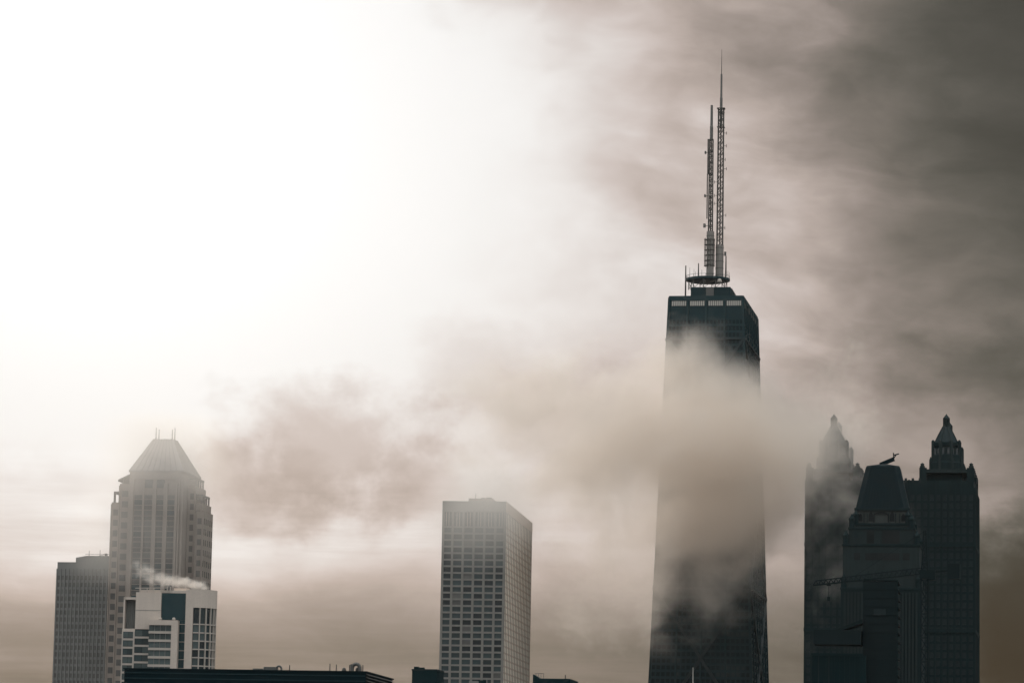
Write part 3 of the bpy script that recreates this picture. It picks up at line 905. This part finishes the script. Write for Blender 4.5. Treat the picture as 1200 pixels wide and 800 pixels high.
MB().add([(xl, -.05, S.top - 1), (xa, -.05, S.top - 1), (xa, -.05, S.top + .1), (xl, -.05, S.top + .85), (xl, 4, S.top - 1), (xa, 4, S.top - 1), (xa, 4, S.top + .1), (xl, 4, S.top + .85)],
         [(0, 1, 2, 3), (7, 6, 5, 4), (4, 5, 1, 0), (5, 6, 2, 1), (6, 7, 3, 2), (7, 4, 0, 3)]).build('raised_edge', M_site, S.o)
q = MB()
for u in (628, 631, 634, 637): q.bar((S.front(u, 794, 1)[0], 1, S.top), (S.front(u, 794, 1)[0], 1, S.top + 1.1), .08)
q.bar((S.front(627, 794, 1)[0], 1, S.top + 1.05), (S.front(637, 794, 1)[0], 1, S.top + 1.05), .08)
q.build('railing', M_steel, S.o)
x_ = S.front(662.6, 792, 3)[0]
MB().tube((x_, 3, S.top), (x_, 3, S.top + .9), .1, .1, 6).build('vent', M_rust, S.o)
S = Site('mast_block', 'low block with one slim white antenna rising before the black tower', 'building', 850.0, 806.0, 760, 9.7)
xl = S.front(780, 806)[0]
MB().box(xl, 0, 0, 18, 0, S.top - .3).build('wall', M_site, S.o)
MB().box(xl - .1, .1, -.1, 18.1, S.top - .3, S.top).build('coping', M_site, S.o)
x_, z_ = S.front(812.2, 781.5, 4)
MB().tube((x_, 4, S.top), (x_, 4, z_), .14, .09, 6).build('antenna', M_lampband, S.o)
S = Site('service_block', 'low service block whose grey roof unit and pole show before the office tower', 'building', 590.0, 803.0, 720, 6.6)
xl = S.front(530, 803)[0]
MB().box(xl, 0, 0, 10, 0, S.top).build('wall', M_site, S.o)
x0 = S.front(549.5, 800, 1)[0]; x1, z_ = S.front(560.0, 797.4, 1)
MB().box(x0, x1, 1, 2.4, S.top, z_).build('roof_unit', M_concrete, S.o)
x_, z_ = S.front(570.6, 794.5, 1)
MB().tube((x_, 1, S.top), (x_, 1, z_), .1, .08, 6).build('pole', M_concrete, S.o)
x_, z_ = S.front(565.0, 796.5, 3)
MB().box(x_ - .9, x_ + .9, 3, 4, S.top, z_).build('roof_unit', M_site, S.o)

# ------------------------------------------------------------------ twin turret tower (right)
S = Site('turreted_tower', 'dark tower with domed lantern turrets on its corners, left turrets lost in fog', 'skyscraper', 1141.5, 549.5, 1400, 9.8)
F = S.front
zt = S.top
X = lambda u, v=560, y=0: F(u, v, y)[0]
xl = X(944.5)
DT = 27.0                                            # front to back spacing of the turrets
pwid = X(1008) - xl
DB = DT + pwid
zm = F(1070, 562.5)[1]
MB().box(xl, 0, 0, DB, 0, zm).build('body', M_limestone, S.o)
q = MB()
x = xl + 3
for i in range(9):
    u = X(1012) + (X(1078) - X(1012)) * i / 8
    q.box(u - .5, u + .5, -.1, .5, zm - 1, zm + .9)
q.build('parapet_finials', M_limestone2, S.o)
tur = None
for (cx0, dy) in ((xl, 0), (-pwid, 0), (xl, DT), (-pwid, DT)):
    t = bpy.data.objects.new('corner_turret', None); col.objects.link(t); t.parent = S.o
    t.location = (cx0, dy, 0)
    cx, cyy = pwid / 2 - .6, pwid / 2
    k = 1400 / FPX
    zb0 = zt                                         # top of the pavilion
    z_dr = zb0 + 34 * k; z_rf = z_dr + 20 * k; z_l = z_rf + 9 * k; z_f = z_l + 4.5 * k
    # pavilion: corner posts, walls with openings, top slab
    h0 = zm - .5
    q = MB()
    for a_ in (0, 1):
        for b_ in (0, 1):
            q.box(a_ * (pwid - 3), a_ * (pwid - 3) + 3, b_ * (pwid - 3), b_ * (pwid - 3) + 3, h0, zb0 + .6)
    q.box(3, pwid - 5, 3, pwid - 3, h0, zb0)
    q.build('pavilion', M_limestone, t)
    MB().box(.2, pwid - .2, .2, pwid - .2, zb0 - 1.5, zb0).build('pavilion_slab', M_limestone2, t)
    q = MB()
    for a_ in (1.2, pwid - 1.2):
        for b_ in (1.2, pwid - 1.2):
            q.lathe(a_, b_, [(1.1, zb0 + .5), (1.1, zb0 + 1.4), (.7, zb0 + 1.6), (.9, zb0 + 2.2), (.2, zb0 + 2.7)], 8)
    q.build('finials', M_limestone2, t)
    # octagonal drum with corner buttresses
    rd = 16.2 * k * 1.03
    MB().lathe(cx, cyy, [(rd, zb0), (rd, zb0 + 2), (rd * .95, zb0 + 2.2), (rd * .95, z_dr - 1.6), (rd * 1.02, z_dr - 1.4), (rd * 1.02, z_dr)], 8).build('drum', M_limestone, t)
    MB().lathe(cx, cyy, [(rd * 1.24, zb0), (rd * 1.24, zb0 + 3.4), (rd * 1.14, zb0 + 3.8), (rd * 1.1, zb0 + 6.6), (rd * .98, zb0 + 7.0)], 8).build('drum_base', M_limestone, t)
    if tur is None:
        tur = MB().lathe(0, 0, [(.7, 0), (.7, 4.6), (.15, 6.0)], 6).mesh('pinnacle', M_limestone2)
    for i in range(8):
        a_ = 2 * math.pi * i / 8 + math.pi / 8
        piece('pinnacle', tur, t, (cx + rd * 1.18 * math.cos(a_), cyy + rd * 1.18 * math.sin(a_), zb0))
    q = MB()
    for i in range(8):
        a_ = 2 * math.pi * i / 8 + math.pi / 8
        q.lathe(cx + rd * 1.0 * math.cos(a_), cyy + rd * math.sin(a_), [(.8, zb0), (.8, z_dr + .6), (.3, z_dr + 1.2)], 6)
    q.build('buttresses', M_limestone2, t)
    q = MB()
    for i in range(8):
        a_ = 2 * math.pi * (i + .5) / 8 + math.pi / 8
        ca, sa = math.cos(a_), math.sin(a_)
        for off in (-1.1, 1.1):
            bx_, by_ = cx + rd * .885 * ca - off * sa, cyy + rd * .885 * sa + off * ca
            q.bar((bx_, by_, zb0 + 3), (bx_, by_, z_dr - 2.4), .9, .5)
    q.build('lancet_windows', G_dark, t)
    rf = MB().lathe(cx, cyy, [(rd * .9, z_dr), (rd * .62, z_dr + (z_rf - z_dr) * .45), (rd * .26, z_rf)], 8).build('turret_roof', M_lead, t)
    q = MB()
    for i in range(8):
        a_ = 2 * math.pi * i / 8 + math.pi / 8
        ca, sa = math.cos(a_), math.sin(a_)
        q.bar((cx + rd * .9 * ca, cyy + rd * .9 * sa, z_dr), (cx + rd * .63 * ca, cyy + rd * .63 * sa, z_dr + (z_rf - z_dr) * .45), .3)
        q.bar((cx + rd * .63 * ca, cyy + rd * .63 * sa, z_dr + (z_rf - z_dr) * .45), (cx + rd * .27 * ca, cyy + rd * .27 * sa, z_rf), .3)
    q.build('roof_ribs', M_limestone2, rf)
    ln = MB()
    rl = rd * .2
    for i in range(8):
        a_ = 2 * math.pi * i / 8
        ln.lathe(cx + rl * math.cos(a_), cyy + rl * math.sin(a_), [(.3, z_rf), (.3, z_l)], 6)
    ln.lathe(cx, cyy, [(rl * .7, z_rf), (rl * .7, z_l)], 8)
    ln.lathe(cx, cyy, [(rl * 1.35, z_rf - .1), (rl * 1.35, z_rf + .3)], 8)
    ln.lathe(cx, cyy, [(rl * 1.3, z_l), (rl * 1.3, z_l + .35), (rl * .9, z_l + .9), (rl * .35, z_l + 1.7), (.18, z_l + 2.0), (.1, z_f + .6)], 8)
    ln.build('lantern', M_limestone2, t)
# facade: piers and dark window strips, front and right sides
q, q2 = MB(), MB()
n = 26
for i in range(n + 1):
    u = xl + (0 - xl) * i / n
    q.box(u - .38, u + .38, -.6, .02, 0, zm - 3 if i % 4 else zm + .2)
    v = DB * i / n
    q.box(-.02, .6, v - .38, v + .38, 0, zm - 3)
zf = zm - 6
while zf > 6:
    for i in range(n):
        u = xl + (0 - xl) * (i + .5) / n
        q2.box(u - .75, u + .75, -.08, .05, zf - 2.3, zf)
        v = DB * (i + .5) / n
        q2.box(-.05, .08, v - .55, v + .55, zf - 2.3, zf)
    zf -= 3.4
q.build('facade_piers', M_limestone, S.o, 'stuff')
q2.build('windows', G_mute, S.o, 'stuff')
for v in (640, 740):
    zz = F(1045, v)[1]
    MB().box(xl - .5, .7, -.7, DB + .3, zz, zz + 1.4).build('string_course', M_limestone, S.o)

# ------------------------------------------------------------------ mansard tower in front
S = Site('mansard_tower', 'dark ornate tower with steep truncated mansard roof, in front of the turreted tower', 'tower', 1064.0, 612.0, 1080, 9.0)
F = S.front
X = lambda u, v=620, y=0: F(u, v, y)[0]
Zv = lambda v, y=0: F(1036, v, y)[1]
k = 1080 / FPX
wA = -X(1003.5, 604)                                 # attic width
DM = wA
zA0, zA1 = Zv(613), Zv(598)
zR = Zv(545.5, 4)
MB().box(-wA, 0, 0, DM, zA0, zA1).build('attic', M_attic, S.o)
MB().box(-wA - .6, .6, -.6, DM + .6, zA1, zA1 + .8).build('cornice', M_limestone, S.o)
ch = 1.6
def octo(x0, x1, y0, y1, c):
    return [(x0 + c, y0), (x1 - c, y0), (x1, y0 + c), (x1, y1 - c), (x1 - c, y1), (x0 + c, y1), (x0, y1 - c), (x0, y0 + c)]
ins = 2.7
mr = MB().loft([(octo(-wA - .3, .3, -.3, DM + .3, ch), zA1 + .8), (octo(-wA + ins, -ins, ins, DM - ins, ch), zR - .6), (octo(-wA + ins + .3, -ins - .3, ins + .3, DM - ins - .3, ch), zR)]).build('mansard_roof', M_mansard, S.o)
MB().loft([(octo(-wA + ins + .3, -ins - .3, ins + .3, DM - ins - .3, ch), zR), (octo(-wA + ins + 4, -ins - 4, ins + 4, DM - ins - 4, ch), zR + .9)]).build('roof_cap', M_mansard, mr)
q = MB()
for i in range(1, 12):
    t = i / 12
    a_ = (-wA - .3 + ch) * (1 - t) + (.3 - ch) * t; b_ = (-wA + ins + ch) * (1 - t) + (-ins - ch) * t
    q.bar((a_, -.3, zA1 + .9), (b_, ins, zR - .6), .2)
q.build('roof_ribs', M_mansard, mr)
# carved arches and niches of the attic
def niche(u, w_, h_, nm):
    x_ = X(u, 606)
    pts = [(-w_ / 2, 0), (w_ / 2, 0), (w_ / 2, h_ * .65), (w_ * .25, h_ * .92), (0, h_), (-w_ * .25, h_ * .92), (-w_ / 2, h_ * .65)]
    z0 = zA0 + .7
    MB().add([(x_ + a_, -.12, z0 + b_) for a_, b_ in pts] + [(x_ + a_, .1, z0 + b_) for a_, b_ in pts], [tuple(range(7)), tuple(reversed(range(7, 14)))] + [((i + 1) % 7, i, 7 + i, 7 + (i + 1) % 7) for i in range(7)]).build(nm, M_carving, S.o)
for u, w_, h_ in ((1008.5, 1.2, 2.4), (1020.5, 1.4, 3.0), (1045.5, 1.4, 3.0), (1058.5, 1.2, 2.4)):
    niche(u, w_, h_, 'niche')
    q = MB(); x_ = X(u, 606)
    q.bar((x_ - 1.1, -.3, zA0 + .3), (x_ - 1.1, -.3, zA0 + 3.2), .35); q.bar((x_ + 1.1, -.3, zA0 + .3), (x_ + 1.1, -.3, zA0 + 3.2), .35)
    q.build('pilaster', M_limestone2, S.o)
q = MB(); xc = X(1032.5, 606)
for i in range(9):
    a0_, a1_ = math.pi * i / 9, math.pi * (i + 1) / 9
    q.bar((xc - 2.3 * math.cos(a0_), -.3, zA0 + 2.4 + 1.0 * math.sin(a0_)), (xc - 2.3 * math.cos(a1_), -.3, zA0 + 2.4 + 1.0 * math.sin(a1_)), .4)
for sx in (-2.3, 2.3): q.bar((xc + sx, -.3, zA0 + .4), (xc + sx, -.3, zA0 + 2.5), .4)
q.build('arch', M_carving, S.o)
# stepped shoulders
steps = [(999.5, 612.5, 1.6), (994.8, 617.5, 2.6), (987.8, 637.0, 4.4), (985.3, 688.0, 5.4)]
ext = []
for (u, v, o_) in steps:
    x0 = X(u, v, -o_); zz = Zv(v, -o_)
    e = -wA - x0
    ext.append((e, o_, zz))
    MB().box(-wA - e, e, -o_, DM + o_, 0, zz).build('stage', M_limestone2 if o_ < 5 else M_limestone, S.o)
    MB().box(-wA - e - .25, e + .25, -o_ - .25, DM + o_ + .25, zz - .7, zz - .05).build('string_course', M_limestone, S.o)
    for a_ in (-wA - e + .9, e - .9):
        for b_ in (-o_ + .9, DM + o_ - .9):
            MB().lathe(a_, b_, [(.95, zz - .1), (.95, zz + 2.2), (1.1, zz + 2.3), (1.1, zz + 2.8), (.6, zz + 3.4), (.1, zz + 4.3)], 8).build('pinnacle', M_limestone, S.o)
# slotted windows of the upper stages
def slots(u0, u1, n, v0, v1, y):
    q = MB()
    for i in range(n):
        x_ = X(u0, v0, y) + (X(u1, v0, y) - X(u0, v0, y)) * (i + .5) / n
        q.box(x_ - .28, x_ + .28, y - .1, y + .05, Zv(v1, y), Zv(v0, y))
    q.build('slot_windows', M_carving, S.o)
slots(1016, 1024, 6, 622, 636.5, -2.6); slots(1034, 1054, 12, 622, 636.5, -2.6)
slots(1001, 1008, 3, 647.5, 656, -4.4); slots(1014, 1054, 18, 647.5, 656, -4.4); slots(1058, 1066, 4, 647.5, 656, -4.4)
q = MB()
for i in range(22):
    x_ = X(988, 690, -5.4) + (ext[3][0] - 1 - X(988, 690, -5.4)) * (i + .5) / 22
    q.box(x_ - .3, x_ + .3, -5.9, -5.4, 0, ext[3][2] - 1.5)
q.build('facade_piers', M_limestone2, S.o, 'stuff')
for u in (1003,):
    MB().box(X(1001.2, 624, -2.6), X(1005.6, 624, -2.6), -2.75, -2.55, Zv(630, -2.6), Zv(622, -2.6)).build('pale_panel', M_hoard, S.o)
# roof davit for window cleaning
cr = Site('roof_davit', 'slim dark maintenance davit with angled arm lying on the truncated mansard roof', 'crane', 1036, 545, 1090, 9.0)
zb = zR + .9
def fr(u, v): 
    q_ = cr.front(u, v, 0); return Vector((q_[0], 0, q_[1]))
base = fr(1034, 543.5); base.z = zb
q = MB()
q.bar(fr(1031, 543.4), fr(1047.6, 536.4), .8, .7); q.build('arm', M_night, cr.o)
q = MB(); q.bar(fr(1038, 541.8), fr(1048, 537.6), .7, 1.2); q.build('arm_housing', M_night, cr.o)
q = MB(); q.bar(fr(1047.4, 537.5), fr(1047.0, 530.4), .35); q.bar(fr(1047.2, 533.2), fr(1053.6, 531.4), .35); q.bar(fr(1047.6, 536.4), fr(1050.5, 532.2), .3); q.build('jib_head', M_night, cr.o)
pz = fr(1034.5, 542.0)
MB().box(pz.x - 1.0, pz.x + 1.0, -.9, .9, zb - .6, pz.z).build('base', M_night, cr.o)

# ------------------------------------------------------------------ building site and tower crane before the mansard tower
S = Site('unfinished_building', 'dark unfinished concrete frame of open floors below the tower crane', 'building', 1052.0, 679.0, 860, 9.0)
F = S.front
X = lambda u, v=700, y=0: F(u, v, y)[0]
Zv = lambda v: F(1030, v)[1]
xl = X(1011)
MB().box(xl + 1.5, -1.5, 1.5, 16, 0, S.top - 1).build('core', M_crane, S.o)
zz = S.top
i = 0
while zz > 3:
    MB().box(xl, 0, 0, 18, zz - .32, zz).build('floor_slab', M_crane, S.o)
    zz -= 2.15
    i += 1
MB().box(xl + .1, -.1, .12, .3, 0, S.top - .4).build('site_netting', M_crane, S.o)
for t in (0, .33, .66, 1):
    MB().box(xl + (-xl) * t * .95 + .02, xl + (-xl) * t * .95 + .5, .32, .8, 0, S.top).build('column', M_site, S.o)
MB().box(X(1024), X(1038), -.3, 0, Zv(720.5), Zv(713)).build('hoarding_panel', M_hoard, S.o)
for u in (1017, 1025, 1033, 1040):
    MB().box(X(u), X(u + .7), .3, .6, S.top, S.top + 2.2).build('rebar_post', M_crane, S.o)
# lower wing with loading platform
xw = X(953)
MB().box(xw, xl + 1, -2, 14, 0, Zv(768)).build('lower_wing', M_site, S.o)
MB().box(X(955), X(1010), -4, 6, Zv(756), Zv(739)).build('platform', M_crane, S.o)
MB().add([(X(980), -3.9, Zv(739)), (X(1012), -3.9, Zv(726)), (X(1012), 4, Zv(726)), (X(980), 4, Zv(739)), (X(980), -3.9, Zv(742)), (X(1012), -3.9, Zv(731)), (X(1012), 4, Zv(731)), (X(980), 4, Zv(742))],
         [(0, 1, 2, 3), (7, 6, 5, 4), (4, 5, 1, 0), (5, 6, 2, 1), (6, 7, 3, 2), (7, 4, 0, 3)]).build('ramp_net', M_crane, S.o)
for i in range(10):
    MB().box(X(954 + i * 6), X(954.9 + i * 6), -2.3, -2.0, 0, Zv(768)).build('column', M_hoard if i in (1, 3) else M_site, S.o)
MB().box(X(952), X(1012), -2.4, -1.9, Zv(769), Zv(766)).build('edge_beam', M_site, S.o)

S = Site('tower_crane', 'black tower crane with lattice jib and counterweight against the dark towers', 'crane', 1083.6, 672, 830, 9.0)
zt = S.top
F = S.front
lattice(MB(), (0, 0), 1.7, 1.7, 0, zt - 1, 60, .3, .16).build('mast', M_crane, S.o, 'stuff')
MB().box(-1.2, 1.2, -1.2, 1.2, zt - 1.2, zt + .9).build('slewing_ring', M_crane, S.o)
MB().box(1.0, 2.6, -1.6, .2, zt - 1.6, zt + .9).build('cab', M_crane, S.o)
zh = F(1083.6, 622)[1]
lattice(MB(), (0, 0), 1.5, .5, zt + .9, zh, 6, .26, .14).build('tower_head', M_crane, S.o, 'stuff')
xr, zr_ = F(1125, 667.5); xq, zq = F(953, 685.5)
q = MB()
for yy in (-.7, .7): q.bar((0, yy, zt + .2), (xr, yy, zr_), .35, .5)
q.build('counter_jib', M_crane, S.o)
MB().box(F(1110.5, 668)[0], xr, -1.2, 1.2, F(1115, 678)[1], F(1115, 660.5)[1]).build('counterweight', M_crane, S.o)
q = MB(); n = 22
for i in range(n):
    a_ = Vector((xq * i / n, 0, zt + (zq - zt) * i / n)); b_ = Vector((xq * (i + 1) / n, 0, zt + (zq - zt) * (i + 1) / n))
    up = Vector((0, 0, 1.5 - .5 * i / n))
    for yy in (-.7, .7):
        o_ = Vector((0, yy, 0))
        q.bar(a_ + o_, b_ + o_, .26); q.bar(a_ + o_, (a_ + b_) / 2 + up, .14); q.bar(b_ + o_, (a_ + b_) / 2 + up, .14)
    q.bar(a_ + Vector((0, -.7, 0)), a_ + Vector((0, .7, 0)), .14)
    if i < n - 1: q.bar((a_ + b_) / 2 + up, (a_ + b_) / 2 + up + (b_ - a_), .26)
q.build('jib', M_crane, S.o, 'stuff')
q = MB(); q.bar((0, 0, zh), (xq * .62, 0, zt + (zq - zt) * .62 + 1.3), .12); q.bar((0, 0, zh), (xr * .85, 0, zr_ + .3), .12); q.build('tie_bar', M_crane, S.o)
xk = xq * .86; zk = zt + (zq - zt) * .86
q = MB(); q.bar((xk, 0, zk), (xk, 0, zk - 3.2), .1); q.box(xk - .5, xk + .5, -.5, .5, zk - .5, zk); q.box(xk - .35, xk + .35, -.3, .3, zk - 4.2, zk - 3.2); q.build('hook_trolley', M_crane, S.o)

# ------------------------------------------------------------------ air: fog bank, mist, steam, haze
def fog(name, label_kind, box, blobs, k, nscale, detail, aniso, wisp, col_=(0.93, 0.91, 0.89, 1), edge=(0.0, 0.8), step=1.0, squash=1.0):
    """closed box of drifting vapour; blobs are ellipsoids (centre, radii, weight) in world metres"""
    (x0, x1), (y0, y1), (z0, z1) = box
    c = Vector(((x0 + x1) / 2, (y0 + y1) / 2, (z0 + z1) / 2))
    m = bpy.data.materials.new(name); m.use_nodes = True
    m.cycles.volume_step_rate = step
    q = G(m.node_tree)
    t = q.n('ShaderNodeTexCoord').outputs['Object']
    wv = q.n('ShaderNodeTexNoise'); q.put(wv.inputs['Vector'], t); wv.inputs['Scale'].default_value = nscale * .8; wv.inputs['Detail'].default_value = 2
    ws = q.vm('SCALE', q.vm('SUBTRACT', wv.outputs['Color'], (.5, .5, .5))); ws.node.inputs['Scale'].default_value = .9 / nscale
    tw = q.vm('ADD', t, ws)
    n1 = q.noise(q.vm('MULTIPLY', tw, (1, 1, squash)), nscale, detail, .6)
    shape = None
    for (b, r, wgt) in blobs:
        e = q.vm('LENGTH', q.vm('DIVIDE', q.vm('SUBTRACT', t, tuple(Vector(b) - c)), tuple(r)))
        v = q.m('MULTIPLY', q.m('SUBTRACT', 1.0, e), wgt)
        shape = v if shape is None else q.m('SMOOTH_MAX', shape, v, 0.15)
    n2 = q.noise(tw, nscale * 4.5, 4, .6)
    f = q.m('ADD', shape, q.m('MULTIPLY', q.m('SUBTRACT', n1, .52), wisp))
    f = q.m('ADD', f, q.m('MULTIPLY', q.m('SUBTRACT', n2, .5), wisp * .3))
    dens = q.m('MULTIPLY', q.smooth(f, edge[0], edge[1]), k)
    # fade to nothing before the faces of the box
    sp_ = q.n('ShaderNodeSeparateXYZ'); q.put(sp_.inputs[0], t)
    for ax, hh in zip(range(3), ((x1 - x0) / 2, (y1 - y0) / 2, (z1 - z0) / 2)):
        dens = q.m('MULTIPLY', dens, q.smooth(q.m('ABSOLUTE', sp_.outputs[ax]), hh * .8, hh * .99, 1.0, 0.0))
    pv = q.n('ShaderNodeVolumePrincipled')
    pv.inputs['Color'].default_value = col_
    pv.inputs['Anisotropy'].default_value = aniso
    q.put(pv.inputs['Density'], dens)
    q.put(q.n('ShaderNodeOutputMaterial').inputs['Volume'], pv.outputs[0])
    hx, hy, hz = (x1 - x0) / 2, (y1 - y0) / 2, (z1 - z0) / 2
    o = MB().box(-hx, hx, -hy, hy, -hz, hz).build(name, m, None, 'stuff')
    o.location = c
    o['label'] = label_kind[0]; o['category'] = label_kind[1]
    return o
def W(u, v, D): return tuple(at(u, v, D))
A = lambda *a: a
s15 = 1500 / FPX
blobs = [(W(832, 515, 1438), (54, 64, 44), 1.1), (W(842, 598, 1442), (48, 56, 34), .92), (W(838, 640, 1445), (60, 56, 36), .22), (W(735, 520, 1460), (56, 60, 44), .68), (W(665, 485, 1470), (64, 56, 36), .55), (W(795, 428, 1445), (28, 44, 24), .9),
         (W(958, 565, 1370), (36, 40, 42), .3), (W(912, 545, 1420), (44, 50, 46), .56)]
fog('fog_bank', ('grey brown fog bank drifting across the middle of the tapering tower', 'fog'),
    ((W(480, 500, 1450)[0], W(1065, 500, 1450)[0]), (1325, 1540), (W(830, 790, 1450)[2], W(830, 345, 1450)[2])),
    blobs, .078, .022, 5, .45, 1.9, col_=(.996, .926, .862, 1), edge=(.0, .85), step=.6, squash=1.25)
fog('roof_mist', ('thin bright mist hanging around the hipped-roof tower', 'mist'),
    ((W(70, 560, 1400)[0], W(310, 560, 1400)[0]), (1335, 1440), (W(190, 700, 1400)[2], W(190, 480, 1400)[2])),
    [(W(192, 538, 1388), (33, 46, 32), 1.45), (W(170, 620, 1388), (36, 46, 34), .7)], .014, .03, 3, .6, .7, col_=(.985, .945, .90, 1), edge=(-.1, .9), step=1.2)
fog('thin_mist', ('faint warm mist veiling the top of the pale office tower', 'mist'),
    ((W(470, 600, 1350)[0], W(670, 600, 1350)[0]), (1310, 1392), (W(570, 690, 1350)[2], W(570, 540, 1350)[2])),
    [(W(570, 598, 1352), (27, 34, 25), 1.15)], .023, .035, 3, .4, .7, col_=(.985, .945, .90, 1), edge=(-.1, .9), step=1.2)
fog('steam_plume', ('pale steam plume blowing off the roof of the white apartment tower', 'steam'),
    ((W(145, 670, 906)[0], W(250, 670, 906)[0]), (898, 914), (W(200, 694, 906)[2], W(200, 648, 906)[2])),
    [(W(240, 689, 906), (2.4, 4, .9), .9), (W(229, 685, 906), (4.2, 5, 1.5), 1.0), (W(214, 682, 906), (4.8, 5, 1.9), 1.0), (W(199, 679.5, 906), (4.6, 4.4, 1.9), .9), (W(184, 677, 906), (4.4, 4, 2.0), .75), (W(171, 670, 906), (4.2, 3.6, 2.4), .55), (W(160, 660, 906), (3.2, 3, 2.0), .42)],
    .30, .45, 6, .3, 2.1, col_=(.96, .91, .86, 1), edge=(.0, .85), step=.4)
hz = bpy.data.materials.new('haze'); hz.use_nodes = True
q = G(hz.node_tree)
pv = q.n('ShaderNodeVolumePrincipled')
pv.inputs['Color'].default_value = (.92, .9, .88, 1)
pv.inputs['Density'].default_value = 0.45e-5
pv.inputs['Anisotropy'].default_value = .82
q.put(q.n('ShaderNodeOutputMaterial').inputs['Volume'], pv.outputs[0])
o = MB().box(-4300, 4300, -700, 6300, -3.0, 480).build('haze', hz, None, 'stuff')
o['label'] = 'thin pale haze filling the air over the city'; o['category'] = 'haze'
